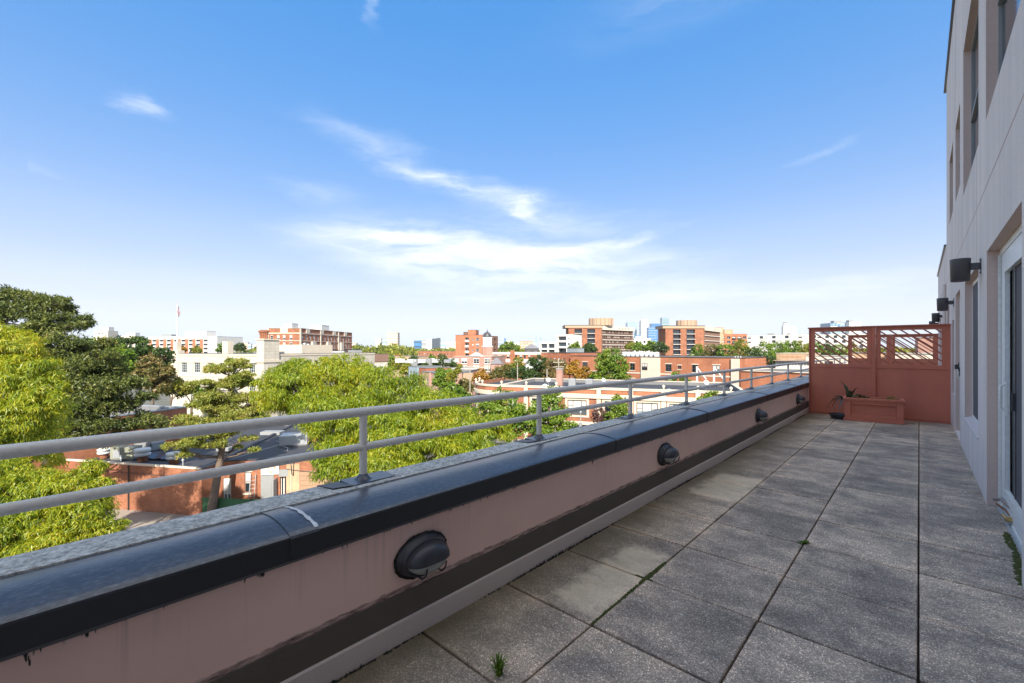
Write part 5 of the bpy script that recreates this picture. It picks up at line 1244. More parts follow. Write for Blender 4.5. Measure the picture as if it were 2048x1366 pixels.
# rounded left end
cv = thing('rounded_corner_bay', 'rounded left corner of the brick and cream shop block, with urns on its parapet', 'building', (*A, G), cb.rz)
rad = 6.4; n = 14
def arc(r_, k): a = math.pi/2*k/n; return (-r_*math.sin(a)*1.0, rad-r_*math.cos(a))
def curved(name, mat, r_, r2, z0, z1, k0=0, k1=n):
    b = MB()
    for k in range(k0, k1):
        p, q_ = arc(r_, k), arc(r_, k+1); p2, q2 = arc(r2, k), arc(r2, k+1); z0_, z1_ = z0-G, z1-G
        b.add([(*p, z0_), (*q_, z0_), (*q_, z1_), (*p, z1_), (*p2, z0_), (*q2, z0_), (*q2, z1_), (*p2, z1_)], [(0, 3, 2, 1)[::-1], (3, 7, 6, 2)[::-1], (0, 1, 5, 4)[::-1], (0, 4, 7, 3), (1, 2, 6, 5)])
    return b.build(name, mat, cv)
curved('wall', 'brick_warm', rad, rad-.4, G, ZR); curved('cornice', 'stone_plain', rad+.3, rad-.1, -5.5, -5.08); curved('parapet_rail', 'stone_plain', rad+.16, rad-.3, -4.28, -3.98); curved('parapet_foot', 'stone_plain', rad+.12, rad, -5.06, -4.9)
for k in (1, 5, 9): curved('parapet_panel', 'brick_orange', rad+.05, rad, -4.85, -4.30, k, k+3)
for k in (2, 7):
    curved('window_surround', 'stone_plain', rad+.07, rad, -8.2, -5.6, k, k+4); curved('window', 'white', rad+.10, rad+.071, -8.0, -5.85, k+1, k+3); curved('pane', 'glass', rad+.112, rad+.101, -7.9, -5.95, k+1, k+3)
curved('belt_course', 'stone_plain', rad+.10, rad, -8.85, -8.5)
b = MB(); pts = [arc(rad-.3, k) for k in range(n+1)]+[(-rad+.3, 17), (0, 17)]; b.prism(pts, -5.0-G, -4.6-G); b.build('roof', 'roof_dark', cv)
b = MB(); b.box(-rad, -rad+.3, rad, 17, 0, ZR-G); b.build('side_wall', 'brick_warm', cv)
b = MB(); b.lathe([(.14, 0), (.30, .05), (.16, .16), (.12, .28), (.30, .55), (.34, .72), (.26, .80), (.12, .9), (.02, 1.0)], n=10); b.v = [(x*.68, y*.68, z*.68) for x, y, z in b.v]; urn_me = b.mesh('stone_urn', 'stone_plain')
ur = [(off(A, cb.rz, t, .1), k) for k, t in enumerate([.2]+pil_t)]+[(off(A, cb.rz, *arc(rad, 5)), 8), (off(A, cb.rz, *arc(rad, 10)), 9), (off(A, cb.rz, *arc(rad, 14)), 10)]
nm = {0: 'where the curve begins', 1: 'right of where the curve begins', 2: 'left of the first wide window', 3: 'right of the first wide window', 4: 'above the second wide window edge', 5: 'at mid length of the parapet', 6: 'second from the right end', 7: 'nearest the right end', 8: 'on the near part of the rounded corner', 9: 'on the far part of the rounded corner', 10: 'last at the back of the rounded corner'}
for (p, k) in ur: tag(link(urn_me, 'stone_urn', None, (*p, -4.0)), 'cream stone urn on the shop block parapet, '+nm[k], 'urn', 'stone urns along the shop block parapet')
# things on its roof
zr2 = -4.6
for i, (u, d, w, h, lb) in enumerate(((1144.5, 71, 1.05, 1.35, 'grey louvred condenser on the shop roof, left of the pair'), (1178.5, 70, 1.05, 1.35, 'grey louvred condenser on the shop roof, right of the pair'))):
    x, y = W(u, d); t = thing('condenser_unit', lb, 'rooftop unit', (x, y, zr2), cb.rz, 'pair of condensers on the shop roof'); b = MB(); b.bbox(-w/2, w/2, -.45, .45, 0, h, .03); b.build('casing', 'metal', t)
    for k in range(8): b = MB(); b.box(-w/2+.08, w/2-.08, -.475, -.452, .12+k*.145, .19+k*.145); b.build('slat', 'greypanel', t)
x, y = W(1119.5, 74); ch = thing('stone_chimney', 'pale block chimney on the shop roof behind the railing', 'chimney', (x, y, zr2), cb.rz); b = MB(); b.box(-.5, .5, -.4, .4, 0, 2.7); b.build('shaft', 'brick_pink', ch); b = MB(); b.box(-.56, .56, -.46, .46, 2.702, 2.85); b.build('cap', 'roof_light', ch)
def dish(label, u, d, z, r=.4):
    x, y = W(u, d); t = thing('satellite_dish', label, 'satellite dish', (x, y, z), cb.rz+.4, 'satellite dishes on the roofs')
    b = MB(); b.lathe([(.01, 0), (r*.5, .04), (r, .16)], n=16, M=Matrix.Translation((0, 0, .95)) @ Matrix.Rotation(R(60), 4, 'X')); b.build('reflector', 'white', t); b = MB(); b.tube([(0, 0, 0), (0, 0, .9)], .04, 6); b.build('mast', 'metal', t); return t
dish('white dish at the left of the shop roof, beside a thin white post', 1097, 72, zr2+.1, .34); dish('white dish on the shop roof above the railing, right of the condensers', 1207, 71, zr2+.1, .32); dish('white dish near the right end of the shop roof, behind the railing', 1412, 66, zr2+.1, .38)
gable('roof_hatch', 'low white ridged roof light at the left of the shop roof', 1083, 1098, 69, G+.0, G+.0, 2, 'white', 'white', 'roof light') if False else None
b = MB(); b.add([(-1, -.7, 0), (1, -.7, 0), (1, .7, 0), (-1, .7, 0), (0, 0, .6)], [(0, 1, 4), (1, 2, 4), (2, 3, 4), (3, 0, 4)]); x, y = W(1090, 69.5); tag(b.build('roof_light', 'white', None, (x, y, zr2+.05), cb.rz), 'low white pyramid roof light at the left of the shop roof', 'roof light')
b = MB(); b.add([(-1.3, -.7, 0), (1.3, -.7, 0), (1.3, .7, 0), (-1.3, .7, 0), (0, 0, .5)], [(0, 1, 4), (1, 2, 4), (2, 3, 4), (3, 0, 4)]); x, y = W(1338, 62); tag(b.build('roof_light', 'metal', None, (x, y, zr2+.05), cb.rz), 'low pale pyramid roof light near the right end of the shop roof', 'roof light')
# white outside stairs on the brick wall behind
for i, u in enumerate((1394, 1428)):
    x, y = W(u, 74); t = thing('brace_post', ['white braced post', 'second white braced post'][i]+' standing on the shop roof before the long brick wall', 'post', (x, y, zr2), lq.rz, 'white braced posts on the shop roof')
    b = MB(); b.box(-.11, .11, -.11, .11, 0, 3.2); b.build('post', 'white', t); b = MB(); b.tube([(.1, 0, 2.9), (1.5, 0, 1.1)], .1, 6); b.build('brace', 'white', t)
# orange brick building at the right, behind the railing
def face(u0, d0, u1, phi):
    A = W(u0, d0); c, s_ = math.cos(R(phi)), math.sin(R(phi)); a = (u1-1024)/FPX; r = (FX+a*RX, FY+a*RY)
    det = c*(-r[1])+r[0]*s_; t = (-A[0]*(-r[1])-r[0]*A[1])/det
    return A, (A[0]+t*c, A[1]+t*s_)
A, B = face(1478, 68, 1645, -6)
rb = Bld('orange_brick_corner', 'plain orange brick building right of the shop block, seen through the far railing', A, B, ZV(743, 66), 12, 'brick_orange', 'roof_grey')
t0, _ = tpx(rb, 1507); t1, _ = tpx(rb, 1530)
rb.win('front', t0, -8.2, t1-t0, 1.3, 'tri', 'white', 'glass_light', .2); rb.part('canopy', 'cream', t0-.3, t1+.4, -.5, -.004, -6.7, -6.1)
rb.win('front', t1+3.0, -7.8, 1.5, 1.5, 'dh', 'white', 'glass', .2); rb.finish(.3, .2, 'cream')
b = MB(); tt_ = tpx(rb, 1482)[0]; b.tube([(tt_, -.1, 0), (tt_, -.1, rb.H)], .06, 6); b.build('downpipe', 'rust', rb.root)
# white row with dentil cornice and the orange block above it
A, B = face(1551, 82, 1618, -4)
wr = Bld('white_dentil_row', 'white building with a dark dentil cornice right of the tree belt', A, B, ZV(722, 80), 12, 'whitewall', 'roof_light')
for k in range(14): wr.part('dentil', 'bronze', .2+k*.47, .42+k*.47, -.3, -.06, ZV(724, 80)-.25, ZV(724, 80)+.05)
wr.finish(.3, .35, 'tan')
for k in range(3): pass
A, B = face(1553, 100, 1618, -2)
oq = Bld('orange_upper_block', 'flat orange-tan block above the white dentil row', A, B, ZV(707, 99), 12, 'brick_tan', 'roof_light'); oq.part('panel_line', 'brick_orange', 1, oq.L-1.5, -.04, -.004, ZV(714, 99), ZV(713, 99)); oq.win('front', 2, -6, 1.5, 1.5); oq.finish(.2, .1, 'cream')

# ------------------------------------------------------------------ buildings seen through the lattice
def face(u0, d0, u1, phi):
    A = W(u0, d0); c, s_ = math.cos(R(phi)), math.sin(R(phi)); a = (u1-1024)/FPX; r = (FX+a*RX, FY+a*RY)
    det = c*(-r[1])+r[0]*s_; t = (-A[0]*(-r[1])-r[0]*A[1])/det
    return A, (A[0]+t*c, A[1]+t*s_)
def blk(name, label, u0, d0, u1, d1, vt, D, wall, roof, rows=2, ww=1.3, wh=1.5, step=2.6, fr='white', gl='glass', trim=None, par=.3, top=None, z1=None, cat='building'):
    d = d0 if isinstance(d1, str) else (d0+d1)/2; AB = face(u0, d0, u1, float(d1)) if isinstance(d1, str) else (W(u0, d0), W(u1, d1)); q = Bld(name, label, AB[0], AB[1], ZV(vt, d), D, wall, roof, cat); zt = ZV(vt, d)
    n = int((q.L-.8)/step)
    for r_ in range(rows):
        for k in range(n): q.win('front', .7+k*step, zt-2.6-r_*3.2, ww, wh, 'dh', fr, gl, .15, trim=trim)
    q.finish(par, .1, 'roof_light' if wall in ('whitewall', 'cream') else 'roof_grey')
    if top: q.topbox('roof_house', *top)
    return q
blk('cream_shop_row', 'cream shop row with brown piers seen through the left lattice', 1612, 84, 1700, '-4', 712, 10, 'cream', 'roof_grey', 2, 1.3, 1.7, 2.2, 'bronze')
blk('tan_store', 'tan store behind the lattice middle post', 1702, 66, 1782, '-2', 706, 10, 'brick_tan', 'roof_light', 2)
blk('salmon_brick_house', 'salmon brick house seen through the upper right of the right lattice', 1836, 62, 1888, '2', 676, 10, 'brick_pink', 'roof_dark', 3, 1.0, 1.5, 2.4)
blk('pale_roof_store', 'low pale-roofed store seen through the right lattice', 1784, 54, 1900, '3', 708, 12, 'cream', 'roof_light', 1)
blk('white_hospital_block', 'white block above the trees seen through the left lattice', 1632, 300, 1740, 280, 668, 20, 'whitewall', 'roof_light', 3, 2.0, 1.8, 4.5, 'bronze')
blk('distant_glass_block', 'pale blue glass block with rooftop plant standing above the red screen', 1661, 900, 1700, 900, 646, 30, 'paleglass', 'roof_light', 4, 5, 2.5, 7, 'white', 'bluegl', top=('greypanel', 10, 24, 4, 14, 5))
blk('distant_white_block', 'white block joined to the pale blue glass one above the red screen', 1699, 890, 1722, 890, 644, 26, 'whitewall', 'roof_light', 4, 3, 2, 5, 'white', 'paleglass', top=('greypanel', 2, 10, 4, 12, 4))

# ------------------------------------------------------------------ jumble of low buildings, centre
lows = [
 ('long_brick_terrace', 'long low orange brick terrace with dark eaves behind the white sheds', 836, 300, 912, 280, 702.5, 12, 'brick_orange', 'roof_light', 2, 1.0, 1.2, 2.6),
 ('white_shed', 'white flat shed with small plant on its roof, centre of the low jumble', 811, 150, 842, 146, 724, 9, 'greypanel', 'roof_light', 1, 1, 1, 2.4),
 ('white_shed', 'wide white flat building with square windows behind the low brick roofs', 848, 158, 893, 150, 722, 9, 'cream', 'roof_light', 1, 1.3, 1.2, 2.2),
 ('glass_shed', 'pale blue-grey glazed shed at the left of the low jumble', 817, 118, 834, 114, 733, 7, 'paleglass', 'roof_grey', 1, 1.2, 1.4, 1.8),
 ('brown_brick_shed', 'small brown brick building with an arched window among the white sheds', 838, 112, 852, 109, 736, 7, 'brick_red', 'roof_dark', 1, .9, 1.2, 1.6),
 ('dark_roof_shed', 'low building with a striped dark roof in front of the white sheds', 843, 98, 874, 90, 745, 8, 'tan', 'roof_dark', 1, 1, 1.2, 2.4),
 ('long_brick_shed', 'brick shed with a row of narrow windows left of the curved shop block', 924, 92, 955, 108, 742, 7, 'brick_pink', 'roof_grey', 2, .45, 2.0, 1.1),
 ('cream_flat_building', 'cream flat building peeping over the big locust behind the brown fascia', 776, 190, 828, 184, 712.5, 10, 'tan', 'roof_grey', 1, 1.3, 1.2, 2.8),
 ('white_low_house', 'small white house at the edge of the yellow-green tree', 903, 128, 917, 126, 736, 6, 'whitewall', 'roof_light', 1, 1, 1.1, 1.8),
 ('pink_gable_row', 'low pink brick row below the long brick terrace', 905, 205, 935, 203, 716, 8, 'brick_pink', 'roof_grey', 1, 1, 1.3, 2.6)]
for (nme, lb, u0, d0, u1, d1, vt, D, wl, rf, rows, ww, wh, st) in lows: blk(nme, lb, u0, d0, u1, d1, vt, D, wl, rf, rows, ww, wh, st)
for i in range(16):
    u = 800+i*7.3; d = 150-i*.8+rng.uniform(-14, 6); x, y = W(u, d); b = MB(); w = rng.uniform(.5, 1.4); b.bbox(-w, w, -w*.7, w*.7, 0, rng.uniform(.6, 1.5), .04)
    tag(b.build('roof_plant_box', ['white', 'metal', 'greypanel'][i % 3], None, (x, y, ZV(724, d)-.2), rng.uniform(0, 1)), 'small metal plant box on the flat roofs of the white sheds', 'rooftop unit', 'plant boxes scattered over the white shed roofs')

# ------------------------------------------------------------------ skyline
def tower(name, label, u0, u1, d, vt, mat, D=None, cap=None, bands=0, bandm='whitewall', cat='skyscraper'):
    A, B = W(u0, d), W(u1, d); L = math.hypot(B[0]-A[0], B[1]-A[1]); D = D or L*.8; t = thing(name, label, cat, (*A, G), math.atan2(B[1]-A[1], B[0]-A[0])); zt = ZV(vt, d)-G
    b = MB(); b.box(0, L, 0, D, 0, zt); b.build('shaft', mat, t)
    if bands:
        for k in range(bands):
            z = zt*(k+.5)/bands; b = MB(); b.box(-.02*L, 1.02*L, -.02*L, D+.02*L, z, z+zt*.25/bands); b.build('floor_band', bandm, t)
    if cap: b = MB(); b.box(L*cap[0], L*cap[1], D*.2, D*.8, zt+.01, zt+cap[2]*d/FPX); b.build('crown', cap[3], t)
    return t
tower('glass_skyscraper', 'pale grey-green glass skyscraper, left of the white one', 1255, 1273.5, 2600, 645.5, 'paleglass', cap=(.05, .95, 1.2, 'greengl'))
tower('white_skyscraper', 'white banded skyscraper with a peaked top and mast, tallest but one between the slab towers', 1282, 1296.5, 2500, 642, 'whitewall', cap=(.12, .88, 2.6, 'whitewall'), bands=9, bandm='paleglass')
x, y = W(1289.3, 2500); b = MB(); b.tube([(0, 0, 0), (0, 0, 18)], 1.2, 5); tag(b.build('roof_mast', 'white', None, (x+4, y+8, ZV(639.5, 2500))), 'thin mast on top of the white banded skyscraper', 'mast')
tower('blue_skyscraper', 'bright blue glass skyscraper, lower stepped part in front', 1297, 1313, 2200, 654.5, 'bluegl', bands=10, bandm='paleglass')
tower('blue_skyscraper', 'darker blue glass skyscraper rising behind the stepped blue one', 1303.5, 1321.5, 2300, 647, 'bluegl', bands=8, bandm='bluegl')
tower('green_glass_skyscraper', 'tallest grey-green glass skyscraper, right next to the second slab tower', 1324, 1338, 2500, 635, 'greengl', bands=12, bandm='paleglass')
tower('low_blue_block', 'small blue-grey office block at the foot of the skyscrapers', 1271, 1282, 2000, 671, 'bluegl', bands=4)
tower('beige_tower', 'tall beige residential tower on the left horizon', 774, 795, 1100, 665, 'cream', bands=9, bandm='tan', cap=(.4, .85, 1.6, 'cream'))
tower('beige_tower', 'shorter pale tower left of the tall beige one on the horizon', 752, 762, 1100, 676, 'whitewall', bands=5, bandm='cream')
tower('blue_office', 'small blue office block between the two beige horizon towers', 762.5, 773, 1200, 678, 'paleglass', bands=4)
tower('blue_office', 'dark blue glass office block on the centre left horizon', 828, 843, 1300, 681, 'bluegl', bands=3, bandm='darkgl')
tower('grey_office', 'lilac-grey office joined to the dark blue block on the horizon', 843.5, 854, 1300, 680.5, 'greypanel', bands=3)
tower('white_office', 'narrow white office between the blue and the dark glass blocks', 853.5, 863, 1250, 679, 'whitewall', bands=4, bandm='cream')
tower('dark_glass_block', 'dark grey glass block with a slanted top on the centre horizon', 864.5, 879.5, 1200, 677, 'darkgl', cap=(.55, 1.0, 1.2, 'darkgl'))
tower('pale_office', 'pale blue-white office right of the dark grey glass block', 880, 897, 1300, 684, 'paleglass', bands=3)
tower('cream_office', 'cream gridded block touching the brick balcony tower on the horizon', 893, 911, 1100, 684, 'cream', bands=4, bandm='whitewall')
tower('thin_blue_tower', 'thin blue tower right of the domed turret on the horizon', 1008.5, 1011.5, 2600, 676, 'bluegl', D=8)
tower('pale_horizon_block', 'pale wide block right of the domed turret, low on the horizon', 996, 1005, 1500, 681, 'paleglass', bands=3)
tower('faint_tower', 'first of two faint thin pale towers left of the terraced flats', 1071, 1074, 3200, 673, 'paleglass', D=12); tower('faint_tower', 'second faint thin pale tower left of the terraced flats', 1080, 1083, 3200, 675, 'paleglass', D=12)
tower('pale_horizon_block', 'pale grey blocks between the thin blue tower and the tree top', 1013, 1022, 2000, 679, 'paleglass', bands=3)
rs = random.Random(5)
for i in range(26):
    u = 455+i*13.5+rs.uniform(-4, 4) if i < 20 else 1010+ (i-20)*17
    w = rs.uniform(5, 12); d = rs.uniform(900, 1500)
    t = tower('distant_block', 'small pale block low on the hazy horizon', u, u+w, d, rs.uniform(684, 690), ['whitewall', 'cream', 'brick_tan', 'paleglass'][i % 4], bands=3, bandm=['cream', 'whitewall', 'whitewall', 'whitewall'][i % 4], cat='building'); t['group'] = 'small blocks along the horizon'
# poles and lamps in the street
def pole(label, u, d, vt, arms=1, mat='wood_pole', r=.12, z0=G):
    x, y = W(u, d); zt = ZV(vt, d)-z0; t = thing('utility_pole', label, 'pole', (x, y, z0), cb.rz+.5)
    b = MB(); b.tube([(0, 0, 0), (0, 0, zt)], [r, r*.75], 8); b.build('shaft', mat, t)
    for k in range(arms): b = MB(); b.box(-1.1, 1.1, -.06, .06, zt-.4-k*.9, zt-.27-k*.9); b.build('cross_arm', mat, t)
    return t
pole('tall grey pole with a cross arm before the pink brick hall', 977.5, 95, 718, 1); pole('plain pale pole behind the curved dark roof, left of the white gable', 1035, 88, 726, 0); pole('short pale pole among trees near the shop roof dishes', 1094, 80, 738, 0)
pole('wooden pole with two cross arms by the block chimney', 1117, 86, 721, 2); pole('thin pole before the row of narrow windows', 940, 84, 735, 1)
x, y = W(1161, 58); sl = thing('street_lamp', 'thin grey street lamp with small signs in front of the dark shop window', 'street lamp', (x, y, G), 0)
b = MB(); b.tube([(0, 0, 0), (0, 0, 5.0)], [.09, .06], 8); b.build('post', 'metal', sl); b = MB(); b.box(-.05, .5, -.02, .02, 2.6, 2.9); b.build('sign_plate', 'whitewall', sl); b = MB(); b.box(-.25, .25, -.02, .02, 3.3, 3.8); b.build('sign_plate', 'greypanel', sl); b = MB(); b.lathe([(.05, 5), (.18, 5.1), (.16, 5.5), (.02, 5.6)], n=8); b.build('lantern', 'metal', sl)

# ------------------------------------------------------------------ trees
def leaf_mesh(name, cen, nrm, ln, wd, mat, droop=0.0, spread=.9, tri=False, bend=0):
    """one leaf (rhombus) per row of cen; nrm: outward direction"""
    n = len(cen)
    r1 = rng.normal(size=(n, 3)); N_ = nrm+r1*spread; N_ /= np.linalg.norm(N_, axis=1, keepdims=True)+1e-9
    t = rng.normal(size=(n, 3)); t[:, 2] -= droop; t -= N_*np.sum(t*N_, axis=1, keepdims=True); t /= np.linalg.norm(t, axis=1, keepdims=True)+1e-9
    s = np.cross(N_, t); l = (ln*rng.uniform(.6, 1.35, n))[:, None]; w = (wd*rng.uniform(.6, 1.3, n))[:, None]
    a = cen; b = cen+t*l*.45+s*w*.5; c = cen+t*l; d = cen+t*l*.45-s*w*.5
    if droop: c = c+np.array([0, 0, -1])*l*.25
    v = np.stack([a, b, c, d], 1).reshape(-1, 3).astype(np.float32)
    me = bpy.data.meshes.new(name); me.vertices.add(4*n); me.vertices.foreach_set('co', v.ravel())
    me.loops.add(4*n); me.loops.foreach_set('vertex_index', np.arange(4*n, dtype=np.int32))
    me.polygons.add(n); me.polygons.foreach_set('loop_start', np.arange(0, 4*n, 4, dtype=np.int32))
    try: me.polygons.foreach_set('loop_total', np.full(n, 4, dtype=np.int32))
    except Exception: pass
    me.materials.append(MT[mat]); me.update(calc_edges=True); return me
def usphere(n):
    v = rng.normal(size=(n, 3)); return v/(np.linalg.norm(v, axis=1, keepdims=True)+1e-9)
def lobe_leaves(lobes, n, clump=.30, k=46, shell=.78, flat=.6):
    """leaf positions gathered in sub-clumps over a set of lobes (centre, (rx,ry,rz))"""
    areas = np.array([(r[0]*r[1]*r[2])**(2/3) for _, r in lobes]); pr = areas/areas.sum(); C = []; D = []; tips = []
    for (c, r), p in zip(lobes, pr):
        m = max(20, int(n*p)); r = np.array(r); kk = max(8, int(k*1.0)); dirs = usphere(kk)
        cc = dirs*r*rng.uniform(shell*.75, 1.02, (kk, 1)); cr = clump*r.mean()*rng.uniform(.6, 1.4, (kk, 1))
        idx = rng.integers(0, kk, m); q = usphere(m)*(rng.uniform(0, 1, (m, 1))**.45); q[:, 2] *= flat
        pts = cc[idx]+q*cr[idx]; C.append(pts+np.array(c)); o = .45*dirs[idx]+.55*q/(np.linalg.norm(q, axis=1, keepdims=True)+1e-9); o[:, 2] += .25; D.append(o)
        tips.append([np.array(c)+x for x in cc[:6]])
    return np.concatenate(C), np.concatenate(D), tips
def tree(name, label, base, lobes, n, ln, wd, mat, droop=0, spread=.8, bark='bark', r0=.22, group=None, clump=.30, k=46, flat=.6, limbs=True, lean=None, cat='tree'):
    t = thing(name, label, cat, base, 0, group); bx, by, bz = base
    L_ = [((c[0]-bx, c[1]-by, c[2]-bz), r) for c, r in lobes]
    C, D, tips = lobe_leaves(L_, n, clump, k, flat=flat)
    link(leaf_mesh('crown', C, D, ln, wd, mat, droop, spread), 'crown', t)
    cm = np.mean([c for c, _ in L_], axis=0); top = max(c[2] for c, _ in L_); b = MB()
    fork = np.array([cm[0]*.6, cm[1]*.6, max(1.5, min(c[2] for c, _ in L_)*.75)])
    b.tube([(0, 0, -.1), tuple(fork*.5+np.array([.1, -.1, 0])), tuple(fork)], [r0*1.25, r0, r0*.8], 8)
    if limbs:
        for (c, r), tp in zip(L_, tips):
            mid = (fork+np.array(c))/2+np.array([0, 0, .25]); b.tube([tuple(fork), tuple(mid), tuple(c)], [r0*.55, r0*.34, r0*.16], 6)
            for q in tp: b.tube([tuple(mid*.3+np.array(c)*.7), tuple(q)], [r0*.14, r0*.03], 4, caps=False)
    b.build('trunk', bark, t); return t
def PXL(lst, d0):
    """lobes read off the photograph: (u, v, radius in px, distance, flatness)"""
    out = []
    for it in lst:
        u, v, r = it[:3]; d = it[3] if len(it) > 3 else d0; f = it[4] if len(it) > 4 else .85; x, y = W(u, d); rr = r*d/FPX; out.append(((x, y, ZV(v, d)), (rr, rr, rr*f)))
    return out
# the big honey locust in the middle
lob = PXL([(585, 775, 62, 25), (660, 768, 66, 26), (735, 775, 66, 26), (800, 800, 70, 26), (862, 828, 66, 25), (925, 862, 60, 24), (980, 870, 46, 24), (700, 850, 80, 23), (780, 890, 85, 23), (860, 915, 80, 23), (920, 915, 60, 23),
           (690, 930, 62, 22), (545, 792, 38, 25.5), (640, 815, 55, 24), (760, 950, 70, 21.5), (600, 740, 32, 26), (700, 738, 36, 27), (1000, 845, 24, 25), (830, 990, 70, 22)], 24)
tree('honey_locust', 'big yellow-green honey locust filling the middle of the view behind the railing', (*W(780, 24.5), G), lob, 175000, .21, .044, 'locust', 1.3, .62, 'bark_dark', .30, None, .275, 95, .55)
# left: yellow locusts
lob = PXL([(10, 700, 56, 17.5), (62, 752, 50, 17), (10, 780, 72, 17), (78, 806, 40, 16.5), (36, 842, 56, 16.5), (-60, 730, 85, 18), (-70, 830, 90, 17), (35, 676, 26, 18), (100, 775, 26, 17), (-20, 672, 40, 18.5), (10, 875, 36, 16.5), (55, 700, 24, 17.6)], 17)
tree('honey_locust', 'yellow honey locust at the left edge, standing before the dark pine', (*W(-60, 18), G), lob, 95000, .15, .032, 'locust_y', 1.2, .62, 'bark_dark', .26, None, .29, 90, .55)
lob = PXL([(40, 985, 62, 13), (120, 985, 58, 13), (165, 1025, 52, 12.7), (60, 1060, 70, 12.5), (-40, 1000, 90, 13), (200, 975, 26, 13.4), (185, 935, 22, 13.6), (215, 1050, 30, 12.8), (-30, 1110, 90, 12), (120, 1090, 60, 12.3), (20, 935, 30, 13.5), (225, 1095, 40, 12.6)], 12.8)
tree('honey_locust', 'lowest yellow honey locust, its crown directly below the railing at the left', (*W(60, 13.5), G), lob, 100000, .115, .026, 'locust_y', 1.2, .62, 'bark_dark', .24, None, .29, 95, .55)
# pines: flat pads of needle tufts on limbs
def pine(name, label, base, apex, pads, per, mat, tuft, r0, bark='bark', group=None):
    t = thing(name, label, 'tree', base, 0, group); B0 = np.array(base); P = []; D = []
    b = MB(); ap = np.array(apex)-B0
    b.tube([(0, 0, -.1), tuple(ap*.33+np.array([.12, .0, 0])), tuple(ap*.66+np.array([-.1, .1, 0])), tuple(ap)], [r0*1.15, r0*.85, r0*.55, r0*.12], 9)
    for (c, r) in pads:
        c = np.array(c)-B0; r = np.array(r); m = max(10, int(per*r[0]*r[1]))
        a = rng.uniform(0, 2*np.pi, m); q = np.sqrt(rng.uniform(0, 1, m)); z = rng.normal(size=m)*.42
        cen = c+np.stack([np.cos(a)*q*r[0], np.sin(a)*q*r[1], z*r[2]+.5*r[2]*(1-q)+.35*r[2]*np.sin(a*2.3+c[0])*q], 1)
        cl = rng.normal(size=(max(5, m//16), 3))*.0; kk = rng.integers(0, m, max(5, m//9)); own = kk[rng.integers(0, len(kk), len(cen))]; cen = cen*.38+cen[own]*.62     # gather into tufts along the twigs
        keep = rng.uniform(0, 1, m) > .12*q; cen = cen[keep]
        for j in range(7): P.append(cen+rng.normal(size=cen.shape)*tuft*.12); d = usphere(len(cen)); d[:, 2] = np.abs(d[:, 2])*.5; D.append(d)
        f = min(.97, max(.15, (c[2]-.6)/max(1e-3, ap[2]))); s0 = ap*f
        b.tube([tuple(s0), tuple((s0+c)/2+np.array([0, 0, -.1])), tuple(c)], [r0*.28*(1.2-f), r0*.16, .02], 5)
        for _ in range(3):
            a_ = rng.uniform(0, 6.28); b.tube([tuple((s0+c)/2), tuple(c+np.array([math.cos(a_)*r[0]*.7, math.sin(a_)*r[1]*.7, 0]))], [.035, .008], 4, caps=False)
    C = np.concatenate(P); Dn = np.concatenate(D)
    link(leaf_mesh('crown', C, Dn, tuft, tuft*.30, mat, 0, 1.0), 'crown', t); b.build('trunk', bark, t); return t
def PADS(lst, f=.30):
    out = []; rp = random.Random(3)
    lst = list(lst)+[(u+rp.uniform(-22, 22), v+rp.uniform(-13, 13), r*rp.uniform(.45, .75), d+rp.uniform(-1, 1)) for (u, v, r, d) in lst if r > 20]
    lst = [(u, v+rp.uniform(-5, 5), r*rp.uniform(.85, 1.1), d) for (u, v, r, d) in lst]
    for (u, v, r, d) in lst: x, y = W(u, d); rr = r*d/FPX; out.append(((x, y, ZV(v, d)), (rr, rr*.9, rr*f)))
    return out
pd = PADS([(470, 722, 26, 36), (485, 735, 24, 36.5), (440, 742, 34, 35.5), (478, 752, 34, 36), (412, 765, 30, 35), (455, 772, 42, 36), (500, 772, 26, 37), (380, 768, 20, 35), (425, 792, 44, 35), (482, 795, 44, 36.5), (520, 800, 24, 37), (395, 815, 34, 34.5), (450, 818, 46, 36), (505, 822, 34, 37),
  (375, 838, 34, 34), (425, 845, 46, 35), (480, 848, 42, 36.5), (525, 838, 24, 37), (355, 858, 34, 33.5), (400, 870, 40, 34), (450, 872, 38, 35.5), (345, 888, 26, 33.5), (385, 893, 34, 33.5), (430, 888, 30, 34.5), (496, 880, 24, 36), (508, 896, 16, 36), (370, 908, 18, 33.5), (465, 835, 30, 34), (410, 805, 26, 36.5)])
pine('pine_tree', 'pine with a bare trunk standing in front of the limestone building and dark workshop roof', (*W(420, 35.0), G), (*W(472, 36.2), ZV(716, 36.2)), pd, 200, 'pine', .21, .30)
pd = PADS([(20, 592, 34, 33), (0, 615, 50, 32), (70, 608, 44, 33), (115, 600, 26, 33.5), (135, 612, 22, 33.5), (60, 632, 40, 32.5), (120, 632, 34, 33), (160, 642, 26, 33.5), (182, 646, 12, 33.5), (95, 652, 40, 32.5), (145, 657, 30, 33), (50, 660, 40, 32), (110, 676, 40, 32), (150, 695, 44, 32.5),
  (200, 705, 40, 33.5), (90, 720, 50, 31.5), (160, 738, 56, 32), (225, 735, 44, 34), (130, 770, 60, 31.5), (200, 775, 60, 33), (262, 770, 40, 35), (110, 805, 50, 31), (170, 815, 60, 32), (235, 812, 54, 34), (285, 800, 34, 35), (130, 845, 50, 31), (190, 850, 54, 32), (250, 848, 44, 33.5), (300, 838, 34, 35), (120, 880, 36, 31), (180, 880, 40, 32), (-40, 640, 60, 32), (-50, 700, 70, 32), (320, 850, 22, 35.5), (240, 880, 26, 33), (70, 690, 40, 31), (60, 760, 50, 31), (215, 690, 26, 34)], .46)
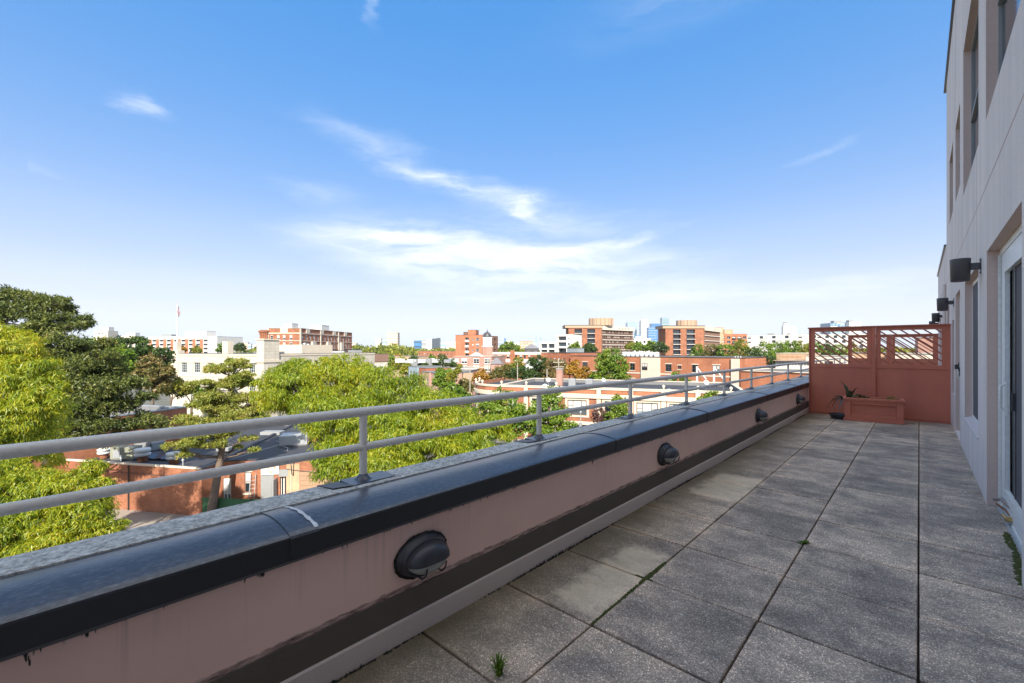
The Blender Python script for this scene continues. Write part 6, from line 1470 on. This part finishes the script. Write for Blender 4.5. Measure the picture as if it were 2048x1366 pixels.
pine('pine_tree', 'tall dark pine at the left, reaching above the horizon behind the yellow locust', (*W(110, 32), G), (*W(60, 32.5), ZV(596, 32.5)), pd, 160, 'pine_dark', .24, .34, 'bark_dark')
# broadleaf trees of the middle distance
def btree(label, lst, d, mat, n, leaf, name='leafy_tree', base_u=None, group=None, r0=.2, bark='bark', z0=G, flat=.6):
    lob = PXL(lst, d); u = base_u if base_u is not None else lst[0][0]
    return tree(name, label, (*W(u, d), z0), lob, n, leaf, leaf*.62, mat, 0, .8, bark, r0, group, .34, 34, flat)
btree('green tree left of the limestone building, under the stepped far tower', [(205, 705, 34), (180, 735, 34), (235, 728, 36), (200, 765, 40), (165, 700, 24)], 62, 'leaf', 9000, .42)
btree('bushy dark green tree touching the limestone building corner', [(262, 698, 32), (290, 722, 34), (315, 748, 28), (270, 745, 34), (325, 712, 20)], 66, 'leaf_dark', 9000, .42)
btree('tan tinged tree between the two green ones by the limestone building', [(302, 735, 26), (284, 756, 26), (318, 768, 22), (330, 745, 16)], 58, 'leaf_tan', 5200, .38)
btree('low yellow-green tree at the foot of the limestone facade, left end', [(330, 772, 20), (352, 768, 16), (372, 776, 14)], 68, 'leaf_yellow', 2600, .38)
btree('low green tree in front of the limestone building beside the pine', [(385, 775, 14), (362, 782, 14), (398, 785, 12)], 70, 'leaf', 1800, .38)
btree('green tree behind the big locust, left of the second railing post', [(1010, 815, 40), (975, 828, 36), (1048, 832, 34), (1020, 850, 34), (985, 860, 24)], 52, 'leaf', 10000, .32, r0=.22, base_u=1062)
btree('bright green tree behind the second railing post', [(1098, 815, 34), (1120, 845, 30), (1085, 850, 30), (1105, 785, 16), (1128, 862, 18)], 55, 'leaf', 9000, .32, r0=.22, base_u=1072)
btree('small green street tree before the shop block windows', [(1240, 815, 20), (1228, 832, 18), (1252, 835, 16), (1233, 797, 9)], 57, 'leaf', 3200, .28, r0=.12)
btree('small purple-leaved street tree before the shop block', [(1201, 828, 15), (1192, 835, 10), (1212, 838, 10)], 58, 'leaf_purple', 1500, .28, r0=.1)
btree('leafy shrub below the far railing posts', [(1425, 796, 16), (1450, 797, 12), (1405, 800, 12)], 52, 'leaf', 1500, .28, r0=.1)
btree('tall bright green tree in front of the long orange brick building', [(1219, 712, 21), (1206, 730, 22), (1236, 728, 21), (1220, 748, 27), (1242, 752, 18), (1198, 752, 16)], 86, 'leaf', 11000, .40)
btree('small yellow-green tree in front of the long orange brick building, above the railing', [(1352, 752, 11), (1342, 762, 13), (1366, 764, 12)], 76, 'leaf', 1800, .34, r0=.12)
btree('yellow-orange tree right of the double-armed pole', [(1142, 740, 13), (1150, 728, 9), (1158, 750, 12)], 84, 'leaf_orange', 2300, .36)
btree('second yellow-orange tree, against the big green tree', [(1170, 742, 12), (1182, 752, 11), (1166, 752, 10)], 88, 'leaf_orange', 2000, .36)
btree('dark green round tree right of the white gabled house', [(1076, 725, 18), (1080, 742, 20), (1066, 750, 14)], 100, 'leaf_dark', 4200, .46)
btree('mottled green tree behind the double-armed pole', [(1104, 730, 16), (1122, 735, 15), (1095, 748, 14), (1113, 752, 14)], 96, 'leaf_tan', 3600, .42)
btree('dark tree under the white gabled house', [(1045, 745, 16), (1022, 748, 15), (1058, 755, 10)], 92, 'leaf_dark', 3200, .42)
btree('mixed green and orange tree right of the tall grey pole', [(1003, 745, 15), (990, 752, 13), (1012, 736, 9)], 92, 'leaf_tan', 3000, .42)
btree('small orange-green tree left of the tall grey pole', [(962, 748, 11), (952, 756, 8), (970, 756, 8)], 90, 'leaf_orange', 1700, .40)
btree('yellow-green tree top before the long white building', [(1036, 722, 9), (1026, 732, 9), (1042, 733, 8)], 128, 'leaf_yellow', 1300, .5)
btree('dark tree between the low sheds and the pink hall', [(898, 727, 12), (886, 722, 10), (909, 733, 9)], 132, 'leaf_dark', 2200, .5)
btree('green tree left of the curved shop block, its lower part in the lane', [(885, 748, 15), (900, 752, 14), (878, 762, 16), (893, 770, 14)], 84, 'leaf', 3600, .42)
btree('bright yellow bush at the left of the row of narrow windows', [(905, 748, 8), (915, 742, 7), (898, 756, 7), (920, 732, 4)], 80, 'leaf_yellow', 1500, .34, name='bright_bush', r0=.08)
for i, (u, v, r, d, mt, lb) in enumerate(((905, 778, 15, 74, 'leaf', 'green tree against the rounded corner of the shop block'), (930, 768, 12, 86, 'leaf_tan', 'tan green tree below the row of narrow windows'), (922, 790, 16, 70, 'leaf', 'low green tree at the foot of the rounded corner'), (800, 724, 13, 160, 'leaf_yellow', 'yellow-green tree before the cream flat building'),
   (778, 722, 12, 165, 'leaf', 'green tree between the brown fascia and the cream flat building'), (826, 721, 10, 175, 'leaf_dark', 'dark tree right of the cream flat building'), (862, 716, 9, 215, 'leaf', 'green tree below the long brick terrace, left'), (884, 714, 8, 220, 'leaf_tan', 'tan tree below the long brick terrace, right'), (815, 736, 9, 120, 'leaf_yellow', 'yellow-green tree top just above the big locust crown'), (846, 733, 9, 138, 'leaf_dark', 'dark tree in front of the grey shed'), (872, 732, 9, 136, 'leaf', 'green tree in front of the cream shed'), (795, 716, 8, 200, 'leaf_orange', 'orange-tinged tree beside the brown fascia building'))):
    btree(lb, [(u, v, r), (u-r*.7, v+r*.6, r*.8), (u+r*.7, v+r*.6, r*.8)], d, mt, 1700, .45 if d < 100 else .7, r0=.14)
btree('round green tree right of the domed turret', [(1019, 690, 10), (1008, 696, 9), (1031, 696, 9)], 250, 'leaf', 1500, 1.0)
tb = [('leaf', 1398, 700, 14, 150), ('leaf_tan', 1424, 702, 17, 142), ('leaf', 1452, 702, 17, 138), ('leaf_yellow', 1482, 692, 14, 150), ('leaf_tan', 1472, 715, 16, 120), ('leaf_dark', 1506, 712, 22, 118), ('leaf', 1530, 703, 22, 130), ('leaf_dark', 1535, 728, 20, 100), ('leaf', 1558, 698, 18, 140), ('leaf', 1582, 694, 15, 150), ('leaf_yellow', 1604, 695, 15, 150), ('leaf', 1628, 697, 15, 150), ('leaf_dark', 1650, 698, 14, 150), ('leaf', 1675, 699, 14, 150), ('leaf_yellow', 1702, 699, 13, 150)]
tl = ['at the foot of the second slab tower', 'tan green, just right of the slab tower foot', 'green, above the end of the long brick roof', 'yellow-green, under the brick flats', 'tan green, above the three roof cowls', 'dark, touching the end of the long brick building', 'broad green, middle of the belt', 'low dark, just above the top rail', 'green, left of the orange block', 'green, above the orange block', 'yellow-green, beside the red screen', 'green, at the edge of the left lattice', 'dark, inside the left lattice', 'green, mid left lattice', 'yellow-green, behind the lattice inner frame']
for i, (mt, u, v, r, d) in enumerate(tb):
    btree('tree of the belt by the screen, '+tl[i], [(u, v, r), (u-r*.6, v+r*.7, r*.8), (u+r*.6, v+r*.7, r*.8), (u, v+r*1.3, r*.9)], d, mt, 3200, .5, group='tree belt left of the red screen')
for i, (mt, u, v, r, d, lb) in enumerate([('leaf_yellow', 1262, 690, 8, 235, 'yellow-green tree right of the first slab tower wing'), ('leaf', 1278, 692, 9, 230, 'green tree behind the condenser row'), ('leaf', 1303, 690, 10, 225, 'green tree below the blue skyscrapers'), ('leaf_dark', 1320, 692, 11, 215, 'dark tree left of the second slab tower'), ('leaf', 1150, 692, 8, 215, 'small tree at the foot of the first slab tower'), ('leaf_dark', 1180, 694, 9, 205, 'dark tree below the first slab tower balconies'),
     ('leaf_orange', 363, 697, 6, 250, 'small orange tree below the white framed apartments'), ('leaf_yellow', 393, 698, 7, 255, 'small yellow-green tree below the white framed apartments'), ('leaf', 445, 694, 9, 260, 'green tree between the apartments and the limestone chimney'), ('leaf_dark', 480, 692, 8, 300, 'low dark tree behind the limestone plant room')]):
    btree(lb, [(u, v, r), (u-r*.7, v+r*.5, r*.8), (u+r*.7, v+r*.5, r*.8)], d, mt, 1500, .9)
# the wooded town beyond: one mass
FOOT = [(W((a+c)/2, d), w) for a, c, d, w in ((297, 437, 335, 45), (523, 705, 215, 45), (911, 996, 255, 24), (908, 985, 148, 16), (985, 1082, 198, 22), (1080, 1146, 230, 20), (1130, 1268, 268, 34), (1325, 1440, 268, 34), (1441, 1494, 305, 20), (1480, 1640, 362, 45), (836, 912, 292, 24), (1268, 1302, 332, 14), (1040, 1066, 522, 20), (776, 828, 188, 14), (657, 775, 124, 26), (1632, 1740, 292, 30))]
C = []; D = []
for i in range(3400):
    u = rng.uniform(-260, 2000); d = 175*math.exp(rng.uniform(0, 2.35)); x, y = W(u, d)
    if d < 420 and any(math.hypot(x-p[0], y-p[1]) < w+5 for p, w in FOOT): continue
    if d < 300 and any(abs(u-(1024+FPX*((p[0]*RX+p[1]*RY)/(p[0]*FX+p[1]*FY)))) < (w+3)*FPX/(p[0]*FX+p[1]*FY) and (p[0]*FX+p[1]*FY) > d for p, w in FOOT[:14]): hcap = 7.5
    else: hcap = 15
    hgt = rng.uniform(.55, 1)*hcap+ (3 if 690 < u < 830 and 330 < d < 700 else 0); r = rng.uniform(3, 5.5)*(1 if d < 600 else 1.6); m = 46 if d < 450 else 26
    q = usphere(m); q[:, 2] = np.abs(q[:, 2]); c = np.array([x, y, G+hgt-r*.8]); pts = c+q*np.array([r, r, r*.85])*rng.uniform(.7, 1.05, (m, 1)); C.append(pts); D.append(q)
    m2 = m//3; C.append(np.array([x, y, G+(hgt-r)*.6])+usphere(m2)*np.array([r*.9, r*.9, hgt*.35])); D.append(usphere(m2))
C = np.concatenate(C); D = np.concatenate(D); dist = C[:, 0]*FX+C[:, 1]*FY
ok = dist < 480
o1 = link(leaf_mesh('woodland', C[ok], D[ok], 1.7, 1.5, 'wood_far', 0, .6), 'woodland'); tag(o1, 'green autumn tree cover over the town behind the brick blocks', 'woodland', kind='stuff')
o2 = link(leaf_mesh('far_woodland', C[~ok], D[~ok], 4.2, 3.6, 'wood_far', 0, .6), 'far_woodland'); tag(o2, 'hazy tree cover reaching the horizon', 'woodland', kind='stuff')

# trees of the yard at the left, out of the frame: the photograph shows their shadows on the workshop wall
for (x, y, h_, r_) in ((-34.5, -1.8, 11.0, 2.6), (-37.5, -1.2, 8.5, 2.0), (-31.0, 2.4, 0, 0)):
    if not r_: continue
    tree('yard_tree', 'honey locust in the yard %s the workshop wall, hidden at the left edge' % ('facing' if h_ > 10 else 'nearest'), (x, y, G), [((x, y, G+h_), (r_, r_, r_*.8)), ((x-1.5, y+1.2, G+h_-1.5), (r_*.8, r_*.8, r_*.6)), ((x+1, y+1.8, G+h_-.6), (r_*.7, r_*.7, r_*.6))], 9000, .24, .06, 'locust', .8, .75, 'bark_dark', .2, None, .30, 30)

# the air of the town: far blocks pale slightly
hm = bpy.data.materials.new('haze'); hm.use_nodes = True; ht = hm.node_tree; ht.nodes.clear()
pv = ht.nodes.new('ShaderNodeVolumePrincipled'); pv.inputs['Color'].default_value = (.90, .95, 1, 1); pv.inputs['Density'].default_value = .00008
ho_ = ht.nodes.new('ShaderNodeOutputMaterial'); ht.links.new(pv.outputs[0], ho_.inputs['Volume'])
MT['haze'] = hm
b = MB(); b.box(-4000, 4000, -4000, 4000, G-1.5, 260); tag(b.build('haze', 'haze'), 'thin pale haze over the whole town', 'haze', kind='stuff')
